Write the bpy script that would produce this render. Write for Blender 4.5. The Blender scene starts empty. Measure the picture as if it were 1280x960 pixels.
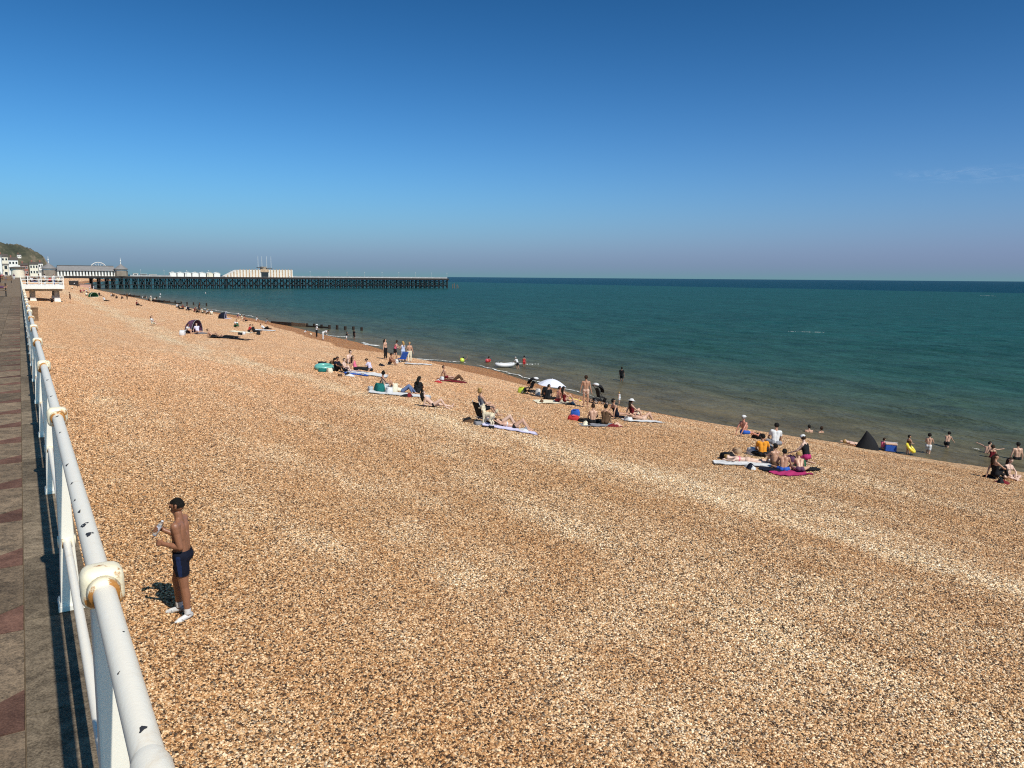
import bpy, bmesh, math, random
import numpy as np
from mathutils import Vector, Matrix

random.seed(7); rng = np.random.default_rng(7)
R_ = math.radians
scene = bpy.context.scene
C = scene.collection

# ------------------------------------------------------------------ camera
CAM_Z = 8.6; SEA_Z = 0.0; PROM_Z = 6.87
F_PX = 961.0
PITCH = math.atan((480 - 346.7) / F_PX); ROLL = R_(0.45)
_f = Vector((0, math.cos(PITCH), -math.sin(PITCH)))
_u0 = Vector((0, math.sin(PITCH), math.cos(PITCH))); _x0 = Vector((1, 0, 0))
_r = _x0 * math.cos(ROLL) + _u0 * math.sin(ROLL)
_u = _u0 * math.cos(ROLL) - _x0 * math.sin(ROLL)
cam_d = bpy.data.cameras.new('camera'); cam = bpy.data.objects.new('camera', cam_d); C.objects.link(cam)
cam.matrix_world = Matrix(((_r.x, _u.x, -_f.x, 0), (_r.y, _u.y, -_f.y, 0), (_r.z, _u.z, -_f.z, CAM_Z), (0, 0, 0, 1)))
cam_d.sensor_fit = 'HORIZONTAL'; cam_d.sensor_width = 36.0; cam_d.lens = 36.0 * F_PX / 1280.0
cam_d.clip_start = 0.05; cam_d.clip_end = 90000
scene.camera = cam

# ------------------------------------------------------------------ sky, sun, exposure
SUN_DIR = Vector((0.612, -0.791, 0)).normalized(); SUN_EL = R_(50)
w = bpy.data.worlds.new('World'); scene.world = w; w.use_nodes = True
nt = w.node_tree; nt.nodes.clear()
sky = nt.nodes.new('ShaderNodeTexSky'); sky.sky_type = 'NISHITA'; sky.sun_disc = False
sky.sun_elevation = SUN_EL; sky.sun_rotation = math.atan2(SUN_DIR.x, SUN_DIR.y)
sky.altitude = 0; sky.air_density = 1.0; sky.dust_density = 0.6; sky.ozone_density = 10.0
bg = nt.nodes.new('ShaderNodeBackground'); bg.inputs['Strength'].default_value = 0.1
wo = nt.nodes.new('ShaderNodeOutputWorld')
# the phone's contrast curve on the sky, and the whitish-blue summer haze that lies along the whole horizon
def _vm(op, a, b):
    n = nt.nodes.new('ShaderNodeVectorMath'); n.operation = op; nt.links.new(a, n.inputs[0])
    if op == 'SCALE': n.inputs['Scale'].default_value = b
    else: n.inputs[1].default_value = b
    return n.outputs[0]
lo_ = _vm('MINIMUM', _vm('SCALE', sky.outputs[0], .1), (.8, .8, .8))
gm = nt.nodes.new('ShaderNodeGamma'); gm.inputs['Gamma'].default_value = 1.9276; nt.links.new(lo_, gm.inputs[0])
up_ = _vm('SCALE', _vm('MULTIPLY', gm.outputs[0], (1.6, 2.7528, 1.6941)), 10.0)
tcw = nt.nodes.new('ShaderNodeTexCoord'); sxw = nt.nodes.new('ShaderNodeSeparateXYZ'); nt.links.new(tcw.outputs['Generated'], sxw.inputs[0])
mz = nt.nodes.new('ShaderNodeMath'); mz.operation = 'MAXIMUM'; mz.inputs[1].default_value = 0.0; nt.links.new(sxw.outputs['Z'], mz.inputs[0])
def _haze(col_in, amount, scale, c):
    a = nt.nodes.new('ShaderNodeMath'); a.operation = 'MULTIPLY'; a.inputs[1].default_value = -1 / scale; nt.links.new(mz.outputs[0], a.inputs[0])
    e = nt.nodes.new('ShaderNodeMath'); e.operation = 'EXPONENT'; nt.links.new(a.outputs[0], e.inputs[0])
    k = nt.nodes.new('ShaderNodeMath'); k.operation = 'MULTIPLY'; k.inputs[1].default_value = amount; nt.links.new(e.outputs[0], k.inputs[0])
    m = nt.nodes.new('ShaderNodeMix'); m.data_type = 'RGBA'; nt.links.new(k.outputs[0], m.inputs[0]); nt.links.new(col_in, m.inputs[6]); m.inputs[7].default_value = tuple(x * 10 for x in c) + (1,)
    return m.outputs[2]
hz1 = _haze(up_, .8524, .0816, (.3921, .0021, .7938)); hz2 = _haze(hz1, .6275, .05, (.0413, .4577, .1582))
nt.links.new(hz2, bg.inputs[0]); nt.links.new(bg.outputs[0], wo.inputs[0])
sd = bpy.data.lights.new('sun', 'SUN'); sd.energy = 4.8; sd.angle = R_(0.53); sd.color = (1.0, 0.94, 0.84)
sun = bpy.data.objects.new('sun', sd); C.objects.link(sun)
to_sun = Vector((SUN_DIR.x * math.cos(SUN_EL), SUN_DIR.y * math.cos(SUN_EL), math.sin(SUN_EL)))
sun.rotation_euler = (-to_sun).to_track_quat('-Z', 'Y').to_euler()
sun.location = to_sun * 60
vs = scene.view_settings
vs.view_transform = 'Standard'; vs.look = 'None'; vs.gamma = 1.0; vs.exposure = 0.0; vs.use_curve_mapping = False
scene.render.engine = 'CYCLES'; scene.cycles.use_denoising = False; scene.cycles.filter_width = 1.15; scene.cycles.max_bounces = 6
scene.render.resolution_x = 1024; scene.render.resolution_y = 768

# ------------------------------------------------------------------ the shore frame: U runs along the beach, V runs out to sea
U = Vector((-0.53667532, 0.84378883, 0)); V = Vector((0.84378883, 0.53667532, 0))
def W(lat, along, z=0.0): 
    p = V * lat + U * along; return Vector((p.x, p.y, z))
def LA(p): return (p.x * V.x + p.y * V.y, p.x * U.x + p.y * U.y)
SHORE = [(-40, 38.4), (16.3, 38.0), (17.5, 37.5), (19.6, 36.8), (22.2, 36.5), (24.1, 36.4), (27.4, 35.5), (32.4, 34.5), (35.3, 34.3), (40.1, 33.7), (44.8, 34.3), (51.3, 35.0), (55.9, 35.8),
         (60.8, 36.8), (64.6, 36.8), (68.6, 36.0), (71.4, 34.7), (73.2, 34.0), (79.1, 34.4), (85.5, 35.7), (95.7, 36.8), (109.5, 37.3), (132.6, 38.5), (169.6, 39.1), (202.5, 37.2), (258.8, 36.0),
         (344, 36.2), (444, 35.9), (547, 36.4), (700, 38), (900, 60), (1300, 125), (3000, 160)]
SA = np.array([s[0] for s in SHORE]); SL = np.array([s[1] for s in SHORE])
def shore(a): return np.interp(a, SA, SL)
def hz_base(lat, a):
    lat = np.asarray(lat, float); a = np.asarray(a, float)
    S = shore(a); zw = np.interp(a, [-20, 12, 60, 140, 600], [3.95, 3.9, 4.15, 4.6, 5.2])
    t = lat / S
    tt = np.clip(t, 0, 1)
    z = zw * (1 - (0.55 * tt + 0.45 * tt ** 2.2))
    z = np.where(t > 1, -(lat - S) * 0.10, z)
    return z
def hz(lat, a):
    z = hz_base(lat, a)
    lat = np.asarray(lat, float); a = np.asarray(a, float)
    k = np.clip((shore(a) - lat) / 8, 0, 1) * np.clip((lat - 2.5) / 4, 0, 1)
    z = z + k * (0.17 * np.sin(lat * 0.52 + 0.9 * np.sin(a * 0.09)) + 0.06 * np.sin(a * 0.35 + lat * 0.21) * np.sin(lat * 0.33 + 1)
                 + 0.035 * np.sin(a * 1.1 + 1.7 * np.sin(lat * .7)) * np.sin(lat * 1.3 + .5 * np.sin(a * .6)))
    return z
def ray(px, py): return _r * (px - 640) + _f * F_PX + _u * (480 - py)
def sea_at(px, py):
    d = ray(px, py); s = CAM_Z / -d.z; return (d.x * s, d.y * s)
def spot(px, py):
    """ground point of the beach (or the sea) seen in this direction, as (lat, along)"""
    d = ray(px, py); s = np.linspace(4, 900, 1) if False else None
    lo, hi = 4.0 / d.length, CAM_Z / -d.z
    n = 4000; ss = lo + (hi - lo) * np.linspace(0, 1, n) ** 1.5
    X = d.x * ss; Y = d.y * ss; Z = CAM_Z + d.z * ss
    la = X * V.x + Y * V.y; al = X * U.x + Y * U.y
    g = np.maximum(hz(la, al), 0.0)
    i = np.argmax(Z <= g + 1e-4)
    if Z[i] > g[i] + 1e-3: i = n - 1
    return float(la[i]), float(al[i])
def gz(lat, a): return float(max(hz(lat, a), 0.0))
def normal_at(lat, a):
    e = .4
    dl = (gz(lat + e, a) - gz(lat - e, a)) / (2 * e); da = (gz(lat, a + e) - gz(lat, a - e)) / (2 * e)
    return (Vector((0, 0, 1)) - V * dl - U * da).normalized()

# ------------------------------------------------------------------ materials
MATS = {}
def newmat(name):
    m = bpy.data.materials.new(name); m.use_nodes = True
    n = m.node_tree.nodes; b = n.get('Principled BSDF'); return m, m.node_tree, b
def mat(name, col, rough=0.7, spec=0.4, var=0.0, vscale=8.0, bump=0.0, bscale=60.0, metal=0.0, coat=0.0):
    if name in MATS: return MATS[name]
    m, t, b = newmat(name)
    b.inputs['Roughness'].default_value = rough; b.inputs['Specular IOR Level'].default_value = spec; b.inputs['Metallic'].default_value = metal
    if coat: b.inputs['Coat Weight'].default_value = coat
    col = tuple(col) + (1,)
    if var or bump: tc = t.nodes.new('ShaderNodeTexCoord')
    if var:
        nz = t.nodes.new('ShaderNodeTexNoise'); nz.inputs['Scale'].default_value = vscale; nz.inputs['Detail'].default_value = 5
        t.links.new(tc.outputs['Object'], nz.inputs['Vector'])
        mr = t.nodes.new('ShaderNodeMapRange'); mr.inputs['From Min'].default_value = .3; mr.inputs['From Max'].default_value = .7
        mr.inputs['To Min'].default_value = 1 - var; mr.inputs['To Max'].default_value = 1 + var
        t.links.new(nz.outputs[0], mr.inputs[0])
        mx = t.nodes.new('ShaderNodeVectorMath'); mx.operation = 'SCALE'; mx.inputs[0].default_value = col[:3]
        t.links.new(mr.outputs[0], mx.inputs['Scale']); t.links.new(mx.outputs[0], b.inputs['Base Color'])
    else: b.inputs['Base Color'].default_value = col
    if bump:
        n2 = t.nodes.new('ShaderNodeTexNoise'); n2.inputs['Scale'].default_value = bscale; n2.inputs['Detail'].default_value = 6
        t.links.new(tc.outputs['Object'], n2.inputs['Vector'])
        bp = t.nodes.new('ShaderNodeBump'); bp.inputs['Strength'].default_value = bump; bp.inputs['Distance'].default_value = .02
        t.links.new(n2.outputs[0], bp.inputs['Height']); t.links.new(bp.outputs[0], b.inputs['Normal'])
    MATS[name] = m; return m
def ramp(t, stops, fac, interp='LINEAR'):
    r = t.nodes.new('ShaderNodeValToRGB'); r.color_ramp.interpolation = interp
    e = r.color_ramp.elements
    while len(e) < len(stops): e.new(0.5)
    for i, (p, c) in enumerate(stops):
        e[i].position = p; e[i].color = tuple(c) + (1,)
    t.links.new(fac, r.inputs[0]); return r
def math_(t, op, a, b=None, c=None, clamp=False):
    n = t.nodes.new('ShaderNodeMath'); n.operation = op; n.use_clamp = clamp
    for i, v in enumerate((a, b, c)):
        if v is None: continue
        if isinstance(v, (int, float)): n.inputs[i].default_value = v
        else: t.links.new(v, n.inputs[i])
    return n.outputs[0]
def mixc(t, fac, a, b, mode='MIX'):
    n = t.nodes.new('ShaderNodeMix'); n.data_type = 'RGBA'; n.blend_type = mode
    for s, v in ((0, fac), (6, a), (7, b)):
        if isinstance(v, (int, float)): n.inputs[s].default_value = v
        elif isinstance(v, tuple): n.inputs[s].default_value = v + (1,)
        else: t.links.new(v, n.inputs[s])
    return n.outputs[2]
def noise(t, vec, scale, detail=3, rough=.5, dist=0.0):
    n = t.nodes.new('ShaderNodeTexNoise'); n.inputs['Scale'].default_value = scale; n.inputs['Detail'].default_value = detail
    n.inputs['Roughness'].default_value = rough; n.inputs['Distortion'].default_value = dist
    t.links.new(vec, n.inputs['Vector']); return n.outputs[0]
def latlong_nodes(t):
    g = t.nodes.new('ShaderNodeNewGeometry')
    def dot(v):
        n = t.nodes.new('ShaderNodeVectorMath'); n.operation = 'DOT_PRODUCT'; n.inputs[1].default_value = v
        t.links.new(g.outputs['Position'], n.inputs[0]); return n.outputs['Value']
    sx = t.nodes.new('ShaderNodeSeparateXYZ'); t.links.new(g.outputs['Position'], sx.inputs[0])
    return g.outputs['Position'], dot(V), dot(U), sx.outputs['Z']
def combine(t, x, y, z):
    n = t.nodes.new('ShaderNodeCombineXYZ')
    for i, v in enumerate((x, y, z)):
        if isinstance(v, (int, float)): n.inputs[i].default_value = v
        else: t.links.new(v, n.inputs[i])
    return n.outputs[0]

# ------------------------------------------------------------------ object helpers
def tag(o, label=None, cat=None, group=None, kind=None):
    if label: o['label'] = label
    if cat: o['category'] = cat
    if group: o['group'] = group
    if kind: o['kind'] = kind
    return o
def link(name, me, m=None, parent=None, smooth=False):
    if m is not None:
        me.materials.clear(); me.materials.append(m)
    if smooth:
        me.polygons.foreach_set('use_smooth', [True] * len(me.polygons))
    o = bpy.data.objects.new(name, me); C.objects.link(o)
    if parent: o.parent = parent
    return o
def empty(name, loc, rotz=0.0, mtx=None):
    o = bpy.data.objects.new(name, None); o.empty_display_size = .2; C.objects.link(o)
    if mtx is not None: o.matrix_world = mtx
    else: o.location = loc; o.rotation_euler = (0, 0, rotz)
    return o
def copy_tree(o, parent=None):
    c = o.copy(); C.objects.link(c); c.parent = parent
    for ch in list(o.children): copy_tree(ch, c)
    return c
class MB:
    def __init__(s): s.v = []; s.f = []
    def add(s, vs, fs):
        n = len(s.v); s.v += [tuple(v) for v in vs]; s.f += [tuple(i + n for i in f) for f in fs]; return s
    def box(s, c, d, M=None):
        x, y, z = [k / 2 for k in d]
        vs = [Vector((a * x, b * y, e * z)) for a in (-1, 1) for b in (-1, 1) for e in (-1, 1)]
        if M is not None: vs = [M @ v for v in vs]
        c = Vector(c); vs = [v + c for v in vs]
        return s.add(vs, [(0, 1, 3, 2), (4, 6, 7, 5), (0, 4, 5, 1), (2, 3, 7, 6), (0, 2, 6, 4), (1, 5, 7, 3)])
    def bar(s, a, b, wx, wy=None):
        a = Vector(a); b = Vector(b); d = b - a; wy = wy or wx
        M = d.to_track_quat('Z', 'Y').to_matrix()
        return s.box((a + b) / 2, (wx, wy, d.length), M)
    def tube(s, pts, r, n=8, cap=True):
        pts = [Vector(p) for p in pts]; k = len(pts); rr = r if isinstance(r, (list, tuple)) else [r] * k
        rings = []; ref = None
        for i, p in enumerate(pts):
            d = (pts[min(i + 1, k - 1)] - pts[max(i - 1, 0)]).normalized()
            if ref is None: ref = d.orthogonal().normalized()
            ref = (ref - d * ref.dot(d)).normalized(); bi = d.cross(ref)
            rings += [p + (ref * math.cos(2 * math.pi * j / n) + bi * math.sin(2 * math.pi * j / n)) * rr[i] for j in range(n)]
        fs = [(i * n + j, i * n + (j + 1) % n, (i + 1) * n + (j + 1) % n, (i + 1) * n + j) for i in range(k - 1) for j in range(n)]
        if cap: fs += [tuple(range(n - 1, -1, -1)), tuple((k - 1) * n + j for j in range(n))]
        return s.add(rings, fs)
    def lathe(s, prof, n=24, M=None, c=(0, 0, 0)):
        vs = []; c = Vector(c)
        for r, z in prof:
            for j in range(n):
                v = Vector((r * math.cos(2 * math.pi * j / n), r * math.sin(2 * math.pi * j / n), z))
                vs.append((M @ v if M is not None else v) + c)
        fs = [(i * n + j, i * n + (j + 1) % n, (i + 1) * n + (j + 1) % n, (i + 1) * n + j) for i in range(len(prof) - 1) for j in range(n)]
        return s.add(vs, fs)
    def ball(s, c, d, nu=12, nv=8, M=None):
        c = Vector(c); vs = []
        for i in range(nv + 1):
            ph = math.pi * i / nv
            for j in range(nu):
                th = 2 * math.pi * j / nu
                v = Vector((math.sin(ph) * math.cos(th) * d[0], math.sin(ph) * math.sin(th) * d[1], math.cos(ph) * d[2]))
                vs.append((M @ v if M is not None else v) + c)
        fs = [(i * nu + j, (i + 1) * nu + j, (i + 1) * nu + (j + 1) % nu, i * nu + (j + 1) % nu) for i in range(nv) for j in range(nu)]
        return s.add(vs, fs)
    def mesh(s, name='mesh', bevel=0.0, seg=2):
        me = bpy.data.meshes.new(name); me.from_pydata(s.v, [], s.f)
        if bevel:
            bm = bmesh.new(); bm.from_mesh(me)
            bmesh.ops.recalc_face_normals(bm, faces=bm.faces)
            bmesh.ops.bevel(bm, geom=list(bm.edges), offset=bevel, segments=seg, affect='EDGES', profile=.5, clamp_overlap=True)
            bm.to_mesh(me); bm.free()
        me.update(); return me
    def build(s, name, m, parent=None, smooth=False, bevel=0.0, seg=2):
        return link(name, s.mesh(name, bevel, seg), m, parent, smooth)
def grid_mesh(name, xs, ys, fn):
    """fn(X,Y)->(N,3) ; xs,ys 1D"""
    X, Y = np.meshgrid(xs, ys); P = fn(X.ravel(), Y.ravel())
    nx, ny = len(xs), len(ys)
    i = np.arange(nx * ny).reshape(ny, nx)
    q = np.stack([i[:-1, :-1], i[:-1, 1:], i[1:, 1:], i[1:, :-1]], -1).reshape(-1, 4)
    me = bpy.data.meshes.new(name)
    me.vertices.add(len(P)); me.vertices.foreach_set('co', P.astype(np.float32).ravel())
    me.loops.add(q.size); me.loops.foreach_set('vertex_index', q.ravel().astype(np.int32))
    me.polygons.add(len(q)); me.polygons.foreach_set('loop_start', np.arange(0, q.size, 4, dtype=np.int32))
    me.polygons.foreach_set('loop_total', np.full(len(q), 4, np.int32))
    me.update(calc_edges=True); me.validate()
    return me
def world_la(lat, al, z):
    return np.stack([V.x * lat + U.x * al, V.y * lat + U.y * al, z], -1)

# ------------------------------------------------------------------ beach (shingle)
def shingle_tint(t, P, lat, al):
    """large patches: pale ridge strips along the beach, warm orange sand-stained shingle between"""
    st = combine(t, math_(t, 'MULTIPLY', lat, .55), math_(t, 'MULTIPLY', al, .10), 0.0)
    n1 = noise(t, st, 1.0, 4, .55, .4)
    n2 = noise(t, P, .55, 4, .6)
    wob = math_(t, 'MULTIPLY', math_(t, 'SUBTRACT', noise(t, st, .35, 2), .5), 5.0)
    # the pale crest strip lies about 13 to 18 m from the wall, nearer the sea on the right
    c0 = math_(t, 'ADD', math_(t, 'SUBTRACT', 16.2, math_(t, 'MULTIPLY', al, .085)), wob)
    c0 = math_(t, 'MAXIMUM', c0, 10.2)
    dd = math_(t, 'ABSOLUTE', math_(t, 'SUBTRACT', lat, c0))
    strip = math_(t, 'SUBTRACT', 1.0, math_(t, 'DIVIDE', dd, 2.1), clamp=True)
    grey = math_(t, 'MULTIPLY', math_(t, 'SUBTRACT', 1.0, math_(t, 'DIVIDE', math_(t, 'ABSOLUTE', math_(t, 'SUBTRACT', lat, 9.5)), 5.5), clamp=True),
                 math_(t, 'SUBTRACT', 1.0, math_(t, 'DIVIDE', al, 22.0), clamp=True))
    k = math_(t, 'ADD', math_(t, 'MULTIPLY', math_(t, 'SUBTRACT', n1, .5), 1.9), math_(t, 'MULTIPLY', math_(t, 'SUBTRACT', n2, .54), 1.2))
    pale = math_(t, 'ADD', math_(t, 'MULTIPLY', math_(t, 'POWER', strip, .8), .70), math_(t, 'ADD', math_(t, 'MULTIPLY', grey, .55), k), clamp=True)
    warm = math_(t, 'MULTIPLY', math_(t, 'ADD', k, .5, clamp=True), 1.0)
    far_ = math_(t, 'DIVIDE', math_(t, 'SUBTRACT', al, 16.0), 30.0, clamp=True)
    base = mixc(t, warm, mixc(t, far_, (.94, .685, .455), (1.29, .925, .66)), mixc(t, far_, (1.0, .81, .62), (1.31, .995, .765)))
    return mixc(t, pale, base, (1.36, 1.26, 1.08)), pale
PEB = [(0.0, (.020, .015, .011)), (.13, (.060, .039, .025)), (.24, (.21, .13, .071)), (.37, (.39, .25, .135)), (.52, (.52, .37, .225)), (.65, (.61, .48, .325)),
       (.76, (.74, .64, .50)), (.87, (.92, .87, .76)), (.93, (.44, .41, .375)), (1.0, (.045, .04, .036))]  # flint tones; extra near-black stones also stand in for shadow between pebbles
def wet_factor(t, lat, al, z):
    n = noise(t, combine(t, math_(t, 'MULTIPLY', lat, .3), math_(t, 'MULTIPLY', al, .25), 0.0), 1.0, 3)
    up = math_(t, 'MULTIPLY', math_(t, 'SMOOTH_MIN', math_(t, 'DIVIDE', math_(t, 'SUBTRACT', al, 34.0), 26.0), 1.0, .2), 1.05)
    lim = math_(t, 'ADD', math_(t, 'ADD', up, .10), math_(t, 'MULTIPLY', math_(t, 'SUBTRACT', n, .5), .35))
    wv = math_(t, 'DIVIDE', math_(t, 'SUBTRACT', lim, z), .12, clamp=True)
    return wv
def mat_shingle():
    m, t, b = newmat('shingle')
    P, lat, al, z = latlong_nodes(t)
    tint, pale = shingle_tint(t, P, lat, al)
    flat = combine(t, lat, al, math_(t, 'MULTIPLY', z, .3))
    warp = t.nodes.new('ShaderNodeVectorMath'); warp.operation = 'ADD'
    nz = t.nodes.new('ShaderNodeTexNoise'); nz.inputs['Scale'].default_value = 14; t.links.new(flat, nz.inputs['Vector'])
    sc = t.nodes.new('ShaderNodeVectorMath'); sc.operation = 'SCALE'; sc.inputs['Scale'].default_value = .05
    t.links.new(nz.outputs['Color'], sc.inputs[0]); t.links.new(flat, warp.inputs[0]); t.links.new(sc.outputs[0], warp.inputs[1])
    vs_ = []
    for s in (46.0, 14.0):
        v = t.nodes.new('ShaderNodeTexVoronoi'); v.inputs['Scale'].default_value = s; v.inputs['Randomness'].default_value = 1.0
        t.links.new(warp.outputs[0], v.inputs['Vector']); vs_.append(v)
    rnd = t.nodes.new('ShaderNodeSeparateColor'); t.links.new(vs_[0].outputs['Color'], rnd.inputs[0])
    rnd2 = t.nodes.new('ShaderNodeSeparateColor'); t.links.new(vs_[1].outputs['Color'], rnd2.inputs[0])
    peb = ramp(t, PEB, rnd.outputs[0])
    clump = math_(t, 'MULTIPLY_ADD', rnd2.outputs[0], 1.1, .50)
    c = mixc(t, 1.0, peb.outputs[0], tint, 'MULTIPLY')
    vm = t.nodes.new('ShaderNodeVectorMath'); vm.operation = 'SCALE'; t.links.new(c, vm.inputs[0]); t.links.new(clump, vm.inputs['Scale'])
    n3 = noise(t, P, 2.2, 6, .7)
    vm2 = t.nodes.new('ShaderNodeVectorMath'); vm2.operation = 'SCALE'; t.links.new(vm.outputs[0], vm2.inputs[0])
    t.links.new(math_(t, 'MULTIPLY_ADD', n3, .7, .78), vm2.inputs['Scale'])
    wv = wet_factor(t, lat, al, z)
    wetc = mixc(t, 1.0, vm2.outputs[0], (.58, .46, .34), 'MULTIPLY')
    col = mixc(t, wv, vm2.outputs[0], wetc)
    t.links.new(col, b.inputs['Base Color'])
    t.links.new(math_(t, 'MULTIPLY_ADD', wv, -.15, .8), b.inputs['Roughness'])
    b.inputs['Specular IOR Level'].default_value = .2
    hgt = math_(t, 'ADD', math_(t, 'MULTIPLY', vs_[0].outputs['Distance'], -.5), math_(t, 'MULTIPLY', rnd2.outputs[1], .35))
    bp = t.nodes.new('ShaderNodeBump'); bp.inputs['Strength'].default_value = .9; bp.inputs['Distance'].default_value = .035
    t.links.new(hgt, bp.inputs['Height']); t.links.new(bp.outputs[0], b.inputs['Normal'])
    return m
M_SHINGLE = mat_shingle()
als = np.concatenate([np.arange(-14, 60, .5), np.arange(60, 160, 1.2), np.arange(160, 700, 6), [750, 820, 900, 1000, 1150, 1300]])
lats = np.concatenate([[-.6], np.arange(.1, 46, .45), np.arange(46, 62, 2), [70, 90]])
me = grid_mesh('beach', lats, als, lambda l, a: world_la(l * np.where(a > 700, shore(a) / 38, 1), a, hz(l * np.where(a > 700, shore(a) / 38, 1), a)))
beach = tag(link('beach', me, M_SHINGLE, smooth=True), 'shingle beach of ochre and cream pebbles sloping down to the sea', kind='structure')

# ------------------------------------------------------------------ sea
def mat_sea():
    m, t, b = newmat('sea_water')
    P, lat, al, z = latlong_nodes(t)
    sh = t.nodes.new('ShaderNodeFloatCurve') if False else None
    d = math_(t, 'SUBTRACT', lat, 37.0)
    wob = math_(t, 'MULTIPLY', math_(t, 'SUBTRACT', noise(t, combine(t, math_(t, 'MULTIPLY', lat, .05), math_(t, 'MULTIPLY', al, .012), 0.0), 1.0, 3), .5), 1.0)
    lg = math_(t, 'LOGARITHM', math_(t, 'MAXIMUM', d, 1.0), 10.0)      # 0 .. 3
    lg = math_(t, 'ADD', lg, math_(t, 'MULTIPLY', wob, .35))
    r = ramp(t, [(0.0, (.128, .106, .064)), (.22, (.108, .100, .062)), (.36, (.060, .086, .062)), (.50, (.024, .076, .064)), (.68, (.013, .070, .068)), (.92, (.010, .071, .074)), (1.0, (.008, .066, .073))],
             math_(t, 'DIVIDE', lg, 3.0))
    streak = noise(t, combine(t, math_(t, 'MULTIPLY', lat, .08), math_(t, 'MULTIPLY', al, .02), 0.0), 1.0, 5, .6)
    sc = t.nodes.new('ShaderNodeVectorMath'); sc.operation = 'SCALE'; t.links.new(r.outputs[0], sc.inputs[0])
    rip = noise(t, combine(t, math_(t, 'MULTIPLY', lat, .55), math_(t, 'MULTIPLY', al, .16), 0.0), 1.0, 5, .65, .4)
    t.links.new(math_(t, 'MULTIPLY', math_(t, 'MULTIPLY_ADD', streak, .7, .65), math_(t, 'MULTIPLY_ADD', rip, 1.7, .15)), sc.inputs['Scale'])
    far = math_(t, 'DIVIDE', math_(t, 'SUBTRACT', math_(t, 'ADD', lat, math_(t, 'MULTIPLY', wob, 60.0)), 612.0), 26.0, clamp=True)
    col = mixc(t, far, sc.outputs[0], (.001, .040, .064))
    st = combine(t, math_(t, 'MULTIPLY', lat, 1.0), math_(t, 'MULTIPLY', al, .38), 0.0)
    h = math_(t, 'ADD', math_(t, 'MULTIPLY', noise(t, st, .55, 4, .6, .3), 1.0), math_(t, 'MULTIPLY', noise(t, st, 2.6, 4, .6), .30))
    h = math_(t, 'ADD', h, math_(t, 'MULTIPLY', noise(t, st, .11, 3, .55), 2.2))
    bp = t.nodes.new('ShaderNodeBump'); bp.inputs['Strength'].default_value = .9; bp.inputs['Distance'].default_value = .9
    t.links.new(h, bp.inputs['Height'])
    df = t.nodes.new('ShaderNodeBsdfDiffuse'); gl = t.nodes.new('ShaderNodeBsdfGlossy'); fr = t.nodes.new('ShaderNodeFresnel'); mx = t.nodes.new('ShaderNodeMixShader'); gl.inputs['Roughness'].default_value = .18; fr.inputs['IOR'].default_value = 1.33
    t.links.new(col, df.inputs['Color']); t.links.new(bp.outputs[0], gl.inputs['Normal']); t.links.new(bp.outputs[0], fr.inputs['Normal']); t.links.new(bp.outputs[0], df.inputs['Normal'])
    t.links.new(math_(t, 'MULTIPLY', fr.outputs[0], .34, clamp=True), mx.inputs[0]); t.links.new(df.outputs[0], mx.inputs[1]); t.links.new(gl.outputs[0], mx.inputs[2])
    t.nodes.remove(b); t.links.new(mx.outputs[0], t.nodes['Material Output'].inputs['Surface'])
    return m
M_SEA = mat_sea()
inv = np.linspace(1 / 24.0, 1 / 420.0, 420)
rad = np.concatenate([1 / inv, [460, 520, 600, 700, 850, 1050, 1400, 2000, 3000, 5000, 9000, 16000, 30000, 60000]])
ang = np.radians(np.concatenate([np.arange(-75, -42, 3), np.arange(-42, 60, .22), np.arange(60, 110, 3)]))
wv_dirs = [(rng.normal(0, .28), rng.uniform(1.6, 7.5), rng.uniform(0, 6.28)) for _ in range(16)]
def wave_z(lat, al, r):
    z = np.zeros_like(lat)
    for th, L, ph in wv_dirs:
        k = 2 * math.pi / L
        z += .0060 * L * np.sin(k * (lat * math.cos(th) + al * math.sin(th) * 1.0) + ph + .6 * np.sin(al * .07 + ph))
    f = np.clip((lat - shore(al)) / 10, 0.12, 1) * np.clip(1 - (r - 120) / 200, 0, 1)
    return z * f
def sea_fn(a, r):
    x = np.sin(a) * r; y = np.cos(a) * r
    lat = x * V.x + y * V.y; al = x * U.x + y * U.y
    return np.stack([x, y, SEA_Z + wave_z(lat, al, r)], -1)
me = grid_mesh('sea', ang, rad, sea_fn)
q = np.empty(len(me.polygons) * 3); me.polygons.foreach_get('center', q); q = q.reshape(-1, 3)
bm = bmesh.new(); bm.from_mesh(me); bm.faces.ensure_lookup_table()
la = q[:, 0] * V.x + q[:, 1] * V.y; al = q[:, 0] * U.x + q[:, 1] * U.y
kill = [bm.faces[i] for i in np.nonzero(la < 20)[0]]
bmesh.ops.delete(bm, geom=kill, context='FACES'); bm.to_mesh(me); bm.free()
sea = tag(link('sea', me, M_SEA, smooth=True), 'green blue sea reaching to the horizon', kind='structure')

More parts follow.
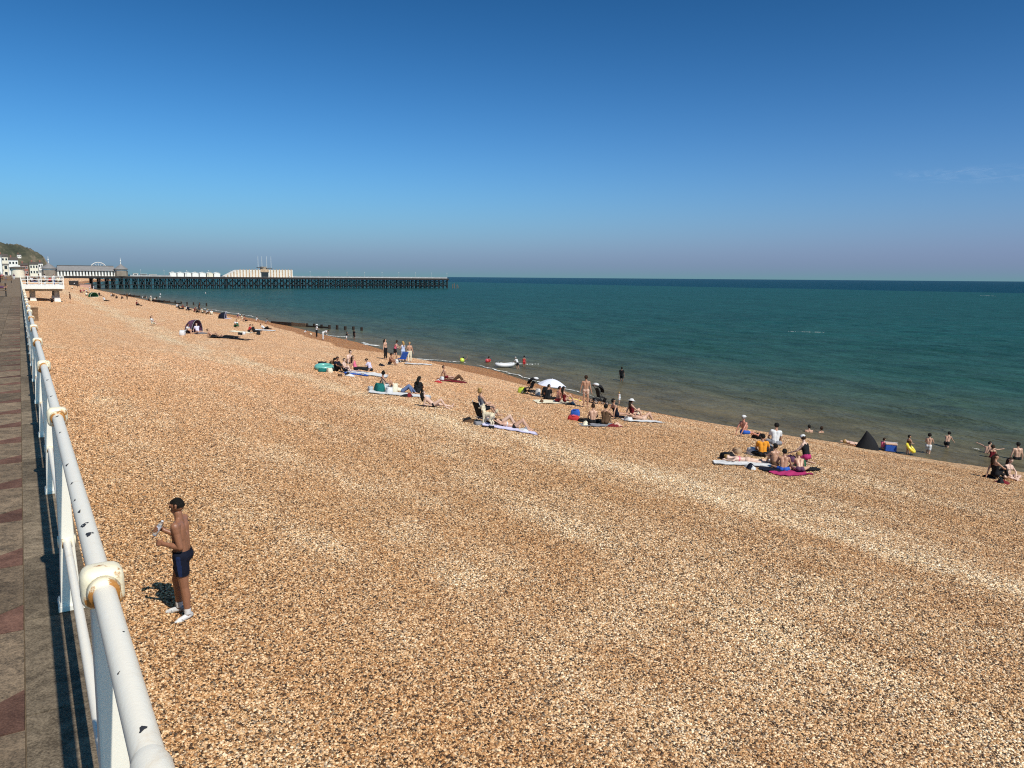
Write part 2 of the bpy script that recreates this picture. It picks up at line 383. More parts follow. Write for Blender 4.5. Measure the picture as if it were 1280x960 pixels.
# foam lines where small waves break
def mat_foam():
    m, t, b = newmat('foam')
    tc = t.nodes.new('ShaderNodeTexCoord')
    n = noise(t, tc.outputs['Object'], 3.5, 6, .65)
    b.inputs['Base Color'].default_value = (.78, .78, .74, 1); b.inputs['Roughness'].default_value = .85
    at = t.nodes.new('ShaderNodeAttribute'); at.attribute_name = 'edge'
    a = math_(t, 'GREATER_THAN', math_(t, 'ADD', math_(t, 'MULTIPLY', noise(t, tc.outputs['Object'], 11, 4, .7), .35), math_(t, 'ADD', math_(t, 'MULTIPLY', n, .9), math_(t, 'MULTIPLY', at.outputs['Fac'], .30))), .86)
    t.links.new(a, b.inputs['Alpha'])
    return m
M_FOAM = mat_foam()
def foam_strip(pix, width, label):
    pts = [Vector(sea_at(*p) + (0,)) for p in pix]
    # resample
    out = []
    for a, b in zip(pts[:-1], pts[1:]):
        n = max(2, int((b - a).length / .35))
        out += [a.lerp(b, i / n) for i in range(n)]
    out.append(pts[-1])
    nw = 7; vs = []; ed = []
    for i, p in enumerate(out):
        d = (out[min(i + 1, len(out) - 1)] - out[max(i - 1, 0)]).normalized(); s = Vector((d.y, -d.x, 0))
        tp = math.sin(math.pi * min(1, max(0.02, i / (len(out) - 1)))) ** .35
        wd = width * tp * (.55 + .6 * abs(math.sin(i * .37) * math.cos(i * .113 + 1)))
        off = .25 * width * math.sin(i * .21) + .12 * math.sin(i * .9)
        for j in range(nw):
            u = j / (nw - 1) * 2 - 1
            vs.append(p + s * (u * wd / 2 + off) + Vector((0, 0, .035 + .06 * (1 - u * u)))); ed.append(1 - abs(u) ** 1.5)
    fs = [(i * nw + j, i * nw + j + 1, (i + 1) * nw + j + 1, (i + 1) * nw + j) for i in range(len(out) - 1) for j in range(nw - 1)]
    me = bpy.data.meshes.new('foam'); me.from_pydata(vs, [], fs)
    a = me.attributes.new('edge', 'FLOAT', 'POINT'); a.data.foreach_set('value', ed)
    tag(link('foam', me, M_FOAM, smooth=True), label, 'foam', kind='stuff')
foam_strip([(742, 497.5), (722, 491.5), (700, 485.5), (672, 477.5), (640, 468.5), (612, 460.5), (596, 457)], .55, 'thin white wash line behind the parasol')
foam_strip([(582, 454), (560, 452.5), (535, 450.5), (518, 449)], .8, 'pale wash line left of the yellow ball')
foam_strip([(408, 419), (420, 420.5), (436, 422), (450, 422.5)], 1.1, 'long white breaking wave beside the near groyne')
foam_strip([(455, 428.5), (463, 430.5), (473, 433.5)], 2.2, 'short white wave patch breaking at the wet shingle')
foam_strip([(622, 453.5), (634, 455), (650, 455.5), (674, 456)], .8, 'white wave line around the paddling children')
foam_strip([(1215, 562), (1226, 563), (1236, 565)], .35, 'splash foam beside the arm-stretching swimmer')
foam_strip([(243, 384.3), (262, 387), (290, 391.5), (322, 397)], 1.2, 'pale wash line along the far shore')
foam_strip([(1226, 369.5), (1236, 370), (1246, 370.2)], 3.0, 'distant whitecap far out on the right')
foam_strip([(985, 414.5), (1010, 415.5), (1030, 416)], .35, 'distant thin whitecap streak in mid sea')

# ------------------------------------------------------------------ promenade and sea wall
def mat_stone(name, c1, c2, sc=9.0, bump=.5):
    m, t, b = newmat(name)
    g = t.nodes.new('ShaderNodeNewGeometry'); P = g.outputs['Position']
    oi = t.nodes.new('ShaderNodeObjectInfo')
    n = noise(t, P, sc, 8, .65, .5); n2 = noise(t, P, 95.0, 5, .7); n3 = noise(t, P, 2.3, 3)
    f = math_(t, 'MULTIPLY_ADD', math_(t, 'SUBTRACT', n2, .5), 1.2, n, clamp=True)
    c = mixc(t, ramp(t, [(.3, (0, 0, 0)), (.72, (1, 1, 1))], f).outputs[0], c1, c2)
    k = math_(t, 'MULTIPLY', math_(t, 'MULTIPLY_ADD', oi.outputs['Random'], .6, .7), math_(t, 'MULTIPLY_ADD', n3, .7, .65))
    s = t.nodes.new('ShaderNodeVectorMath'); s.operation = 'SCALE'; t.links.new(c, s.inputs[0]); t.links.new(k, s.inputs['Scale'])
    t.links.new(s.outputs[0], b.inputs['Base Color']); b.inputs['Roughness'].default_value = .9; b.inputs['Specular IOR Level'].default_value = .2
    bp = t.nodes.new('ShaderNodeBump'); bp.inputs['Strength'].default_value = bump; bp.inputs['Distance'].default_value = .012
    t.links.new(math_(t, 'ADD', n, math_(t, 'MULTIPLY', n2, .6)), bp.inputs['Height']); t.links.new(bp.outputs[0], b.inputs['Normal'])
    return m
M_SLAB = mat_stone('paving_grey', (.070, .053, .037), (.26, .19, .125))
M_RED = mat_stone('paving_red', (.080, .040, .029), (.185, .098, .070))
M_COPE = mat_stone('coping', (.075, .057, .038), (.25, .195, .132), 12)
M_CONC = mat_stone('concrete', (.20, .185, .16), (.34, .315, .28), 3.0)
M_GROUT = mat('joint_sand', (.13, .10, .07), .95, .1, .3, 20)
RAIL_L = 0.115                       # railing line, metres seaward of the camera's own line along the promenade
prom = MB()
def prism(mb, poly, z0, z1):
    n = len(poly); vs = [W(l, a, z0) for l, a in poly] + [W(l, a, z1) for l, a in poly]
    fs = [tuple(range(n - 1, -1, -1)), tuple(range(n, 2 * n))] + [(i, (i + 1) % n, n + (i + 1) % n, n + i) for i in range(n)]
    mb.add(vs, fs)
prism(prom, [(-7.5, -8), (.20, -8), (.20, 640), (-7.5, 640)], PROM_Z - .25, PROM_Z - .018)
prom_o = tag(prom.build('promenade', M_GROUT), 'paved promenade with grey and red slabs along the sea wall', kind='structure')
wall = MB(); prism(wall, [(-.5, -8), (.16, -8), (.16, 640), (-.5, 640)], 1.0, PROM_Z - .26)
tag(wall.build('sea_wall', M_CONC), 'concrete sea wall dropping from the promenade to the shingle', 'wall')
def slab(name, poly, m, z1=None, inset=.004):
    cx = sum(p[0] for p in poly) / len(poly); cy = sum(p[1] for p in poly) / len(poly)
    pl = []
    for l, a in poly:
        d = math.hypot(l - cx, a - cy); k = 1 - inset * 1.6 / d; pl.append((cx + (l - cx) * k, cy + (a - cy) * k))
    mb = MB(); z1 = PROM_Z + random.uniform(-.003, .003) if z1 is None else z1
    prism(mb, pl, PROM_Z - .06, z1)
    o = mb.build(name, m, prom_o); return o
a0 = .6
for i in range(70):
    a = a0 + i * 1.0 - 1.3
    J = -.095
    slab('coping_stone', [(J, a + .1), (.21, a + .1), (.21, a + 1.1), (J, a + 1.1)], M_COPE, PROM_Z + .002)
    slab('paving_slab', [(J, a), (J, a + .34), (J - .44, a)], M_RED)
    slab('paving_slab', [(J, a + .34), (J, a + 1.0), (J - .44, a + 1.0), (J - .44, a)], M_SLAB)
    slab('paving_slab', [(J - .44, a), (J - .44, a + .5), (J - .95, a + .5), (J - .95, a)], M_SLAB)
    slab('paving_slab', [(J - .44, a + .5), (J - .44, a + 1.0), (J - .95, a + 1.0), (J - .95, a + .5)], M_SLAB)
    if i < 12:
        slab('paving_slab', [(J - .95, a), (J - .95, a + 1.0), (J - 1.9, a + 1.0), (J - 1.9, a)], M_SLAB)
sheet = MB(); sheet.add([W(-7.5, 69.3, PROM_Z - .004), W(.2, 69.3, PROM_Z - .004), W(.2, 640, PROM_Z - .004), W(-7.5, 640, PROM_Z - .004)], [(0, 1, 2, 3)])
sheet.add([W(-7.5, -8, PROM_Z - .006), W(-2.0, -8, PROM_Z - .006), W(-2.0, 69.3, PROM_Z - .006), W(-7.5, 69.3, PROM_Z - .006)], [(0, 1, 2, 3)])
sheet.build('paving_sheet', M_SLAB, prom_o)
# wide forecourt where the pier meets the land
fc = MB(); prism(fc, [(.2, 470), (19, 490), (19, 640), (.2, 640)], .5, PROM_Z - .03)
tag(fc.build('pier_forecourt', M_CONC), 'concrete forecourt at the landward end of the pier', kind='structure')

# ------------------------------------------------------------------ railing
def mat_paint(name, rust=0.0, cream=(.84, .79, .68), chips=True):
    m, t, b = newmat(name)
    tc = t.nodes.new('ShaderNodeTexCoord'); g = t.nodes.new('ShaderNodeNewGeometry'); P = g.outputs['Position']
    n = noise(t, P, 16, 5, .6); n2 = noise(t, P, 140, 4, .6)
    c = mixc(t, math_(t, 'MULTIPLY', n, .35), cream, (cream[0] * .86, cream[1] * .84, cream[2] * .80))
    if rust:
        sx = t.nodes.new('ShaderNodeSeparateXYZ'); t.links.new(tc.outputs['Object'], sx.inputs[0])
        e = math_(t, 'MULTIPLY', math_(t, 'ADD', math_(t, 'MULTIPLY', sx.outputs['Y'], -14.0), math_(t, 'MULTIPLY', sx.outputs['Z'], -6.0)), 1.0)
        f = math_(t, 'ADD', math_(t, 'MULTIPLY', math_(t, 'SUBTRACT', noise(t, P, 16, 5, .65), .5), 4.2), math_(t, 'SUBTRACT', e, .12))
        r1 = ramp(t, [(.36, (0, 0, 0)), (.62, (1, 1, 1))], math_(t, 'MULTIPLY', f, rust, clamp=True))
        c = mixc(t, r1.outputs[0], c, mixc(t, n2, (.58, .28, .06), (.26, .09, .025)))
    st_ = ramp(t, [(.60, (0, 0, 0)), (.72, (1, 1, 1))], noise(t, P, 5.5, 6, .7, .8)); c = mixc(t, math_(t, 'MULTIPLY', st_.outputs[0], .40), c, (.60, .43, .24))
    if chips:
        v = t.nodes.new('ShaderNodeTexVoronoi'); v.inputs['Scale'].default_value = 9; t.links.new(P, v.inputs['Vector'])
        d = math_(t, 'ADD', v.outputs['Distance'], math_(t, 'MULTIPLY', math_(t, 'SUBTRACT', noise(t, P, 60, 3), .5), .16))
        ch = math_(t, 'LESS_THAN', d, .055)
        c = mixc(t, ch, c, (.09, .08, .075))
    t.links.new(c, b.inputs['Base Color']); b.inputs['Roughness'].default_value = .38; b.inputs['Specular IOR Level'].default_value = .5
    bp = t.nodes.new('ShaderNodeBump'); bp.inputs['Strength'].default_value = .25; bp.inputs['Distance'].default_value = .004
    t.links.new(math_(t, 'ADD', n, math_(t, 'MULTIPLY', n2, .4)), bp.inputs['Height']); t.links.new(bp.outputs[0], b.inputs['Normal'])
    return m
M_RAIL = mat_paint('railing_paint'); M_CAP = mat_paint('railing_cap_paint', 1.0, (.88, .79, .57)); M_POST = mat_paint('post_paint', 0.0, (.80, .765, .66), False)
M_CHIP = mat('bare_metal_chip', (.03, .03, .035), .7)
RZ = PROM_Z + 1.01; RZ2 = PROM_Z + .355; SP = 2.53; P0 = 1.96
rail = tag(empty('railing', W(RAIL_L, 0, PROM_Z), math.atan2(-U.x, U.y)), 'white painted tubular railing with rusty jointed posts along the promenade edge', 'railing')
# local frame of the railing: x seaward, y along, z up (rotation maps +Y to U, +X to V)
def L(x, y, z): return Vector((x, y, z - PROM_Z))
NP = 150
mb = MB(); mb.tube([L(0, -3, RZ), L(0, P0 - SP * .5, RZ), L(0, P0, RZ)], .0245, 20, False); mb.build('top_rail', M_RAIL, rail, True)
for i in range(NP):
    y = P0 + i * SP
    if i < 14:
        n = 20 if i < 5 else 10
        mb = MB(); mb.tube([L(0, y, RZ), L(0, y + SP, RZ)], .0245, n, False); mb.build('top_rail', M_RAIL, rail, True)
        mb = MB(); mb.tube([L(0, y, RZ2), L(0, y + SP, RZ2)], .018, n, False); mb.build('lower_rail', M_RAIL, rail, True)
mb = MB(); mb.tube([L(0, -3, RZ2), L(0, P0, RZ2)], .018, 16, False); mb.build('lower_rail', M_RAIL, rail, True)
y0 = P0 + 14 * SP
mb = MB(); mb.tube([L(0, y0, RZ), L(0, y0 + (NP - 14) * SP, RZ)], .0245, 8, False); mb.build('top_rail', M_RAIL, rail, True)
mb = MB(); mb.tube([L(0, y0, RZ2), L(0, y0 + (NP - 14) * SP, RZ2)], .018, 8, False); mb.build('lower_rail', M_RAIL, rail, True)
# one cast post, tapering from a wide foot to the joint block
def post_mesh():
    mb = MB(); H = 1.01
    lv = [(0, .052, .060), (.05, .046, .052), (.30, .036, .042), (.70, .029, .034), (.97, .027, .030)]
    vs = []; 
    for z, a, b in lv: vs += [(-a, -b, z), (a, -b, z), (a, b, z), (-a, b, z)]
    fs = [(0, 3, 2, 1)] + [(i * 4 + j, i * 4 + (j + 1) % 4, i * 4 + 4 + (j + 1) % 4, i * 4 + 4 + j) for i in range(len(lv) - 1) for j in range(4)] + [tuple(len(vs) - 4 + j for j in range(4))]
    mb.add(vs, fs); return mb.mesh('post', .006)
def cap_mesh():
    bm = bmesh.new(); bmesh.ops.create_cube(bm, size=1)
    for v in bm.verts: v.co = Vector((v.co.x * .092, v.co.y * .082, v.co.z * .098))
    bmesh.ops.bevel(bm, geom=list(bm.edges), offset=.03, segments=4, affect='EDGES', profile=.55)
    # collars round the tube on both sides
    for s in (-1, 1):
        r = bmesh.ops.create_cone(bm, segments=20, radius1=.036, radius2=.032, depth=.03, cap_ends=True)
        bmesh.ops.transform(bm, matrix=Matrix.Translation((0, s * .052, 0)) @ Matrix.Rotation(-s * math.pi / 2, 4, 'X'), verts=r['verts'])
    me = bpy.data.meshes.new('joint_block'); bm.to_mesh(me); bm.free(); return me
def collar_mesh():
    bm = bmesh.new(); bmesh.ops.create_cube(bm, size=1)
    for v in bm.verts: v.co = Vector((v.co.x * .082, v.co.y * .092, v.co.z * .082))
    bmesh.ops.bevel(bm, geom=list(bm.edges), offset=.018, segments=3, affect='EDGES')
    me = bpy.data.meshes.new('lower_collar'); bm.to_mesh(me); bm.free(); return me
def plate_mesh():
    mb = MB(); mb.box((0, 0, .012), (.12, .15, .024)); 
    for sx in (-1, 1):
        for sy in (-1, 1): mb.lathe([(.0, .040), (.010, .040), (.012, .034), (.012, .024)], 8, c=(sx * .045, sy * .056, 0))
    return mb.mesh('foot_plate', .003, 1)
pm, cm, om, fm = post_mesh(), cap_mesh(), collar_mesh(), plate_mesh()
far_mb = MB(); far_mb.add([tuple(v.co) for v in pm.vertices], [tuple(p.vertices) for p in pm.polygons]); far_mb.box((0, 0, 1.01), (.095, .10, .105)); far_mb.box((0, 0, .355), (.08, .09, .08))
farpost = far_mb.mesh('far_post')
for i in range(-1, NP):
    y = P0 + i * SP
    if i < 16:
        p = link('post', pm, M_POST, rail, False); p.location = L(0, y, PROM_Z)
        for nm, me_, z, m_ in (('joint_block', cm, 1.01, M_CAP), ('lower_collar', om, .355, M_CAP), ('foot_plate', fm, 0, M_POST)):
            c = link(nm, me_, m_, p, nm != 'foot_plate'); c.location = (0, 0, z)
    else:
        p = link('post', farpost, M_POST, rail, False); p.location = L(0, y, PROM_Z)
# pipe coupling near the camera
mb = MB(); mb.tube([L(0, 1.02, RZ), L(0, 1.035, RZ), L(0, 1.16, RZ), L(0, 1.185, RZ)], [.0255, .030, .030, .0250], 24, False); mb.build('pipe_sleeve', M_RAIL, rail, True)
# bare chips in the paint
def chip(y, th, ln, wd):
    mb = MB(); vs = [L(0, y, RZ) + Vector((.0249 * math.sin(th), 0, .0249 * math.cos(th)))]; n = 12
    for j in range(n):
        a = 2 * math.pi * j / n; k = .75 + .25 * math.sin(3 * a + y * 7); dy = ln * math.cos(a) * k + (wd * .5 * math.sin(a)); tt = th + wd / .0245 * math.sin(a) * k
        vs.append(L(0, y + dy, RZ) + Vector((.0249 * math.sin(tt), 0, .0249 * math.cos(tt))))
    mb.add(vs, [(0, 1 + j, 1 + (j + 1) % n) for j in range(n)]); mb.build('paint_chip', M_CHIP, rail)
for c in [(1.235, -.05, .010, .008), (1.62, .5, .004, .003), (1.45, -.6, .004, .004), (2.30, -.1, .022, .013), (2.40, -.35, .02, .014), (2.55, -.5, .018, .006), (2.70, -.7, .012, .005), (2.92, -.55, .012, .006), (3.22, -.6, .018, .008), (3.9, -.4, .014, .007), (4.35, -.2, .02, .012), (5.1, -.3, .02, .01), (5.9, -.2, .03, .01)]:
    chip(*c)

# ------------------------------------------------------------------ far land: hill, town, pier
M_HILL = None
def mat_hill():
    m, t, b = newmat('hill_grass'); P, lat, al, z = latlong_nodes(t)
    n = noise(t, P, .035, 6, .6); n2 = noise(t, P, .16, 6, .7)
    c = ramp(t, [(.34, (.022, .025, .016)), (.45, (.040, .044, .026)), (.54, (.085, .078, .048)), (.64, (.19, .15, .10))], math_(t, 'ADD', math_(t, 'MULTIPLY', n, .6), math_(t, 'MULTIPLY', n2, .4)))
    g = t.nodes.new('ShaderNodeNewGeometry'); sx = t.nodes.new('ShaderNodeSeparateXYZ'); t.links.new(g.outputs['Normal'], sx.inputs[0])
    cl = ramp(t, [(.55, (1, 1, 1)), (.75, (0, 0, 0))], math_(t, 'ADD', sx.outputs['Z'], math_(t, 'MULTIPLY', math_(t, 'SUBTRACT', n2, .5), .8)))
    col = mixc(t, math_(t, 'MULTIPLY', cl.outputs[0], math_(t, 'DIVIDE', math_(t, 'SUBTRACT', lat, 5.0), 25.0, clamp=True)), c.outputs[0], (.30, .22, .15))
    t.links.new(col, b.inputs['Base Color']); b.inputs['Roughness'].default_value = .95
    return m
def hill_fn(l, a):
    prof = np.interp(l, [-420, -200, -60, -21, -11, 4, 17, 26, 34, 39, 42, 60], [38, 66, 57, 51.5, 50, 47.5, 44, 36.5, 30, 21, 6, 1])
    ramp_ = np.clip((a - 1330) / 75, 0, 1); ramp_ = ramp_ * ramp_ * (3 - 2 * ramp_)
    back = np.clip((1900 - a) / 300, 0, 1)
    z = 3 + prof * ramp_ * back
    z += 1.4 * np.sin(l * .23 + a * .05) * ramp_ + .9 * np.sin(l * .71 + 1.3) * np.sin(a * .17) + .6 * np.sin(l * 1.9 + a * .3) * ramp_
    return world_la(l, a, z)
me = grid_mesh('hill', np.concatenate([np.arange(-420, -40, 12), np.arange(-40, 60, 1.2)]), np.concatenate([np.arange(1320, 1420, 4), np.arange(1420, 1920, 25)]), hill_fn)
tag(link('hill', me, mat_hill(), smooth=True), 'green hill with bare cliff end behind the pier', kind='structure')
land = MB(); prism(land, [(-400, 640), (15, 640), (15, 900), (45, 1250), (60, 1345), (-400, 1345)], -1, 4.0)
tag(land.build('town_ground', M_CONC), 'town ground between the promenade and the hill', kind='structure')

M_WHITEW = mat('white_render', (.78, .77, .72), .8, .3, .06, 1.5); M_CREAM = mat('cream_render', (.74, .68, .54), .8, .3, .06, 1.5)
M_GREYW = mat('grey_panel', (.30, .29, .27), .8, .3, .15, .6); M_ROOFG = mat('grey_roof', (.21, .20, .195), .7, .3, .12, .8)
M_DARKROOF = mat('dark_roof', (.09, .075, .065), .8, .3, .2, .5); M_GLASS = mat('window_glass', (.025, .03, .035), .15, .6)
M_BROWNW = mat('brown_wall', (.27, .225, .18), .85, .2, .15, .5); M_TAN = mat('timber_slat', (.50, .34, .21), .75, .3, .3, 1.2)
M_IRON = mat('dark_iron', (.030, .028, .028), .8, .2, .3, .8); M_PALEIRON = mat('pale_iron', (.46, .46, .45), .6, .4, .15, .8)
M_DECK = mat('deck_boards', (.33, .27, .21), .85, .2, .2, .8); M_BRICK = mat('red_brick', (.30, .12, .09), .9, .2, .2, .8)
M_WOOD = mat('wet_timber', (.030, .020, .014), .8, .3, .4, 3.0); M_WOOD2 = mat('dry_timber', (.20, .125, .075), .85, .2, .35, 4.0)
ROT = math.atan2(-U.x, U.y)
def lemp(name, lat, al, z): return empty(name, W(lat, al, z), ROT)     # local x = out to sea, y = along, z = up
def block(name, m, parent, x0, x1, y0, y1, z0, z1):
    return MB().box(((x0 + x1) / 2, (y0 + y1) / 2, (z0 + z1) / 2), (x1 - x0, y1 - y0, z1 - z0)).build(name, m, parent)
def house(lat0, lat1, a0, dep, z0, z1, m, label, floors, cols, roof='flat', rm=None, group=None):
    h = tag(lemp('town_house', (lat0 + lat1) / 2, a0, z0), label, 'building', group); w2 = (lat1 - lat0) / 2; H = z1 - z0
    block('wall', m, h, -w2, w2, 0, dep, 0, H)
    if roof == 'flat': block('roof', rm or M_ROOFG, h, -w2 - .3, w2 + .3, -.4, dep, H + .004, H + .5)
    else:
        mb = MB(); mb.add([(-w2 - .3, -.4, H), (w2 + .3, -.4, H), (w2 + .3, dep, H), (-w2 - .3, dep, H), (-w2, dep / 2, H + w2 * .7), (w2, dep / 2, H + w2 * .7)],
                          [(0, 1, 5, 4), (2, 3, 4, 5), (0, 4, 3), (1, 2, 5), (0, 3, 2, 1)]); r = mb.build('roof', rm or M_DARKROOF, h)
        block('chimney', M_BRICK, r, -w2 * .6, -w2 * .6 + .9, dep / 2 - .4, dep / 2 + .4, H, H + w2 * .7 + 1.4)
    for f in range(floors):
        for c in range(cols):
            x = -w2 + (c + .5) * 2 * w2 / cols; zc = (f + .55) * H / floors; ww = min(1.3, 2 * w2 / cols * .55); hh = min(1.7, H / floors * .55)
            fr = block('window', M_WHITEW, h, x - ww / 2 - .12, x + ww / 2 + .12, -.06, .0, zc - hh / 2 - .12, zc + hh / 2 + .12)
            block('pane', M_GLASS, fr, x - ww / 2, x + ww / 2, -.075, -.061, zc - hh / 2, zc + hh / 2)
    return h
house(-30, -7.0, 460, 14, 6.8, 16.8, M_WHITEW, 'white flat-roofed seafront building at the left edge behind the promenade', 3, 8)
house(-6.6, -4.4, 470, 12, 6.8, 13.0, M_CREAM, 'narrow cream building beside the white seafront block', 2, 1)
house(6.5, 11.5, 640, 10, 4.0, 15.0, M_CREAM, 'cream house left of the pier turret', 3, 3, 'pitch')
house(12.2, 15.0, 660, 10, 4.0, 16.0, M_WHITEW, 'white gabled house nearest the pier turret', 3, 2, 'pitch')
house(1.0, 6.0, 690, 10, 4.0, 14.6, M_BRICK, 'red brick house between the round kiosk and the cream house', 3, 3, 'pitch')
house(-6.5, -.2, 720, 10, 4.0, 19.0, M_WHITEW, 'white house rising behind the round kiosk', 3, 3, 'pitch')
house(-14, -7, 760, 10, 4.0, 22.0, M_CREAM, 'tall cream house below the hill', 4, 3, 'pitch')
house(-1.0, 4.0, 1300, 8, 30.0, 34.5, M_WHITEW, 'small white house on the slope of the hill', 1, 2, 'pitch')
# round kiosk on the promenade
k = tag(lemp('round_kiosk', -.45, 402, PROM_Z), 'round cream kiosk with dark overhanging roof on the promenade', 'kiosk')
MB().lathe([(0, 0), (2.55, 0), (2.55, 3.9), (0, 3.9)], 28).build('wall', M_CREAM, k)
MB().lathe([(0, 3.902), (3.1, 3.902), (3.15, 4.15), (2.9, 4.4), (1.4, 4.65), (0, 4.7)], 28).build('roof', M_DARKROOF, k)
block('roof_box', M_WHITEW, k, -.9, 1.0, -.5, .5, 4.6, 5.3)

# ---- viewing platform jutting over the beach
pf = tag(lemp('viewing_platform', 0, 138, 0), 'white concrete viewing platform with railings on square legs over the beach', 'platform')
block('deck', M_WHITEW, pf, .20, 5.75, 0, 16, 6.30, 6.86)
block('under_beam', M_CONC, pf, .25, 5.5, 1.2, 2.0, 5.95, 6.30); block('under_beam', M_CONC, pf, .25, 5.5, 12, 12.8, 5.95, 6.30)
for x in (1.55, 4.75):
    for y in (1.6, 12.4):
        l = block('leg', M_CONC, pf, x - .34, x + .34, y - .34, y + .34, 3.4, 5.95)
        MB().add([(x - .5, y - .5, 3.5), (x + .62, y - .5, 3.5), (x + .62, y + .5, 3.5), (x - .5, y + .5, 3.5), (x - .36, y - .36, 5.0), (x + .36, y - .36, 5.0), (x + .36, y + .36, 5.0), (x - .36, y + .36, 5.0)],
                 [(0, 1, 5, 4), (1, 2, 6, 5), (2, 3, 7, 6), (3, 0, 4, 7), (4, 5, 6, 7)]).build('leg_foot', M_WHITEW, l)
for x in (1.0, 2.75, 4.3, 5.68): block('post', M_WHITEW, pf, x - .05, x + .05, .06, .16, 6.86, 8.26)
for y in (4, 8, 12, 15.9): block('post', M_WHITEW, pf, 5.63, 5.73, y - .05, y + .05, 6.86, 8.26)
for z in (7.25, 7.72, 8.22):
    block('rail', M_WHITEW, pf, .2, 5.73, .07, .15, z - .035, z + .035); block('rail', M_WHITEW, pf, 5.64, 5.72, .15, 16, z - .035, z + .035)
block('base_slab', M_CONC, pf, .5, 6.3, .2, 15, 3.3, 4.06)
tp = spot(44, 401); tb = tag(lemp('timber_post', tp[0], tp[1], gz(*tp) - .1), 'stubby brown timber post beside the sea wall', 'post')
block('shaft', M_WOOD2, tb, -.28, .28, -.3, .3, 0, 1.25); block('cap', M_WOOD2, tb, -.33, .33, -.35, .35, 1.25, 1.34)

# ---- pier
PA = 516.0; DZ = 7.45
pier = tag(lemp('pier', 0, PA, 0), 'long iron pier on dark braced piles reaching out to sea', 'pier')
block('deck', M_DECK, pier, 14, 271, 0, 22, DZ - .5, DZ)
block('edge_beam', M_IRON, pier, 14, 271.2, -.25, 0, DZ - 1.35, DZ - .05); block('end_beam', M_IRON, pier, 271.0, 271.3, 0, 22, DZ - 1.35, DZ - .05)
pile = MB().lathe([(.25, -2), (.25, 6.0), (.42, 6.4), (.42, 6.9)], 8).mesh('pile')
xs = np.linspace(36, 270.6, 60) + np.concatenate([[0], rng.uniform(-.5, .5, 58), [0]])
brs = []
for sgn in (0, 1):
    mb = MB(); d = (xs[1] - xs[0])
    mb.bar((0, 0, 1.2), (d, 0, 5.6), .2); mb.bar((0, .2, 5.6), (d, .2, 1.2), .2); mb.bar((0, .1, 2.4), (d, .1, 2.4), .34)
    brs.append(mb.mesh('cross_brace')); break
brt = MB(); brt.bar((0, 0, 1.0), (0, 20, 5.8), .3); brt.bar((.3, 0, 5.8), (.3, 20, 1.0), .3); brt.bar((.1, 0, 2.2), (.1, 20, 2.2), .4); brt = brt.mesh('bent_brace')
for i, x in enumerate(xs):
    for y in (.5, 7, 14, 21):
        o = link('pile', pile, M_IRON, pier); o.location = (x, y, 0)
    o = link('bent_brace', brt, M_IRON, pier); o.location = (x, .7, 0)
    if i < 59:
        o = link('cross_brace', brs[0], M_IRON, pier); o.location = (x, .5, 0)
pan = MB(); pan.box((0, 0, .98), (5.6, .10, .10)); pan.box((0, 0, .35), (5.6, .05, .62)); pan.box((-2.75, 0, .5), (.14, .14, 1.0)); pan = pan.mesh('balustrade_panel')
for x in np.arange(159, 271, 5.7):
    for y in (.1, 21.9):
        o = link('balustrade_panel', pan, M_PALEIRON, pier); o.location = (x, y, DZ)
for x in np.arange(59, 78, 5.7):
    o = link('balustrade_panel', pan, M_PALEIRON, pier); o.location = (x, .1, DZ)
for x in np.arange(62, 271, 13.0):
    lp = MB().tube([(x, .3, DZ), (x, .3, DZ + 3.6)], [.09, .06], 6).build('lamp_post', M_PALEIRON, pier); MB().ball((x, .3, DZ + 3.75), (.22, .22, .22), 8, 6).build('lamp_globe', M_WHITEW, lp, True)
MB().tube([(271.2, 3, -1), (271.2, 3, 6.4)], .35, 8).build('end_pile', M_IRON, pier)
# pavilion
pv = tag(lemp('pavilion', 34, PA + 2, DZ), 'long grey-roofed pavilion with white columns on the landward end of the pier', 'pavilion')
block('wall', M_GREYW, pv, -15.5, 14.5, 1.6, 14, 0, 3.1)
MB().add([(-16, -.3, 3.0), (15, -.3, 3.0), (15, 15, 3.0), (-16, 15, 3.0), (-15, 3.5, 5.9), (14, 3.5, 5.9), (14, 12, 5.9), (-15, 12, 5.9)], [(0, 1, 5, 4), (1, 2, 6, 5), (2, 3, 7, 6), (3, 0, 4, 7), (4, 5, 6, 7), (3, 2, 1, 0)]).build('roof', M_ROOFG, pv)
block('ridge', M_DARKROOF, pv, -15, 14, 3.3, 12.2, 5.9, 6.15)
for i in range(19):
    x = -15 + i * 1.62
    block('column', M_WHITEW, pv, x - .42, x + .42, .3, .9, 0, 2.95)
def turret(lat, label, s=1.0):
    t = tag(lemp('turret_kiosk', lat, PA + 2.5, DZ), label, 'kiosk')
    MB().lathe([(0, 0), (3.6 * s, 0), (3.6 * s, 3.2), (0, 3.2)], 8).build('wall', M_BROWNW, t)
    MB().lathe([(0, 3.2), (3.3 * s, 3.202), (3.3 * s, 4.0), (0, 4.0)], 8).build('window_band', M_WHITEW, t)
    MB().lathe([(0, 4.0), (4.0 * s, 4.002), (3.9 * s, 4.35), (2.9 * s, 5.0), (1.7 * s, 6.0), (.7 * s, 6.6), (.45 * s, 7.2), (0, 7.3)], 16).build('roof', M_ROOFG, t, True)
    f = MB().tube([(0, 0, 7.2), (0, 0, 9.0), (0, 0, 11.0)], [.22, .16, .05], 6).build('finial', M_WHITEW, t)
    MB().ball((0, 0, 9.0), (.38, .38, .38), 8, 6).build('finial_ball', M_WHITEW, f)
turret(51.6, 'octagonal turret kiosk with finial at the seaward end of the pavilion'); turret(14.5, 'octagonal turret kiosk with finial at the landward end of the pavilion', 1.05)
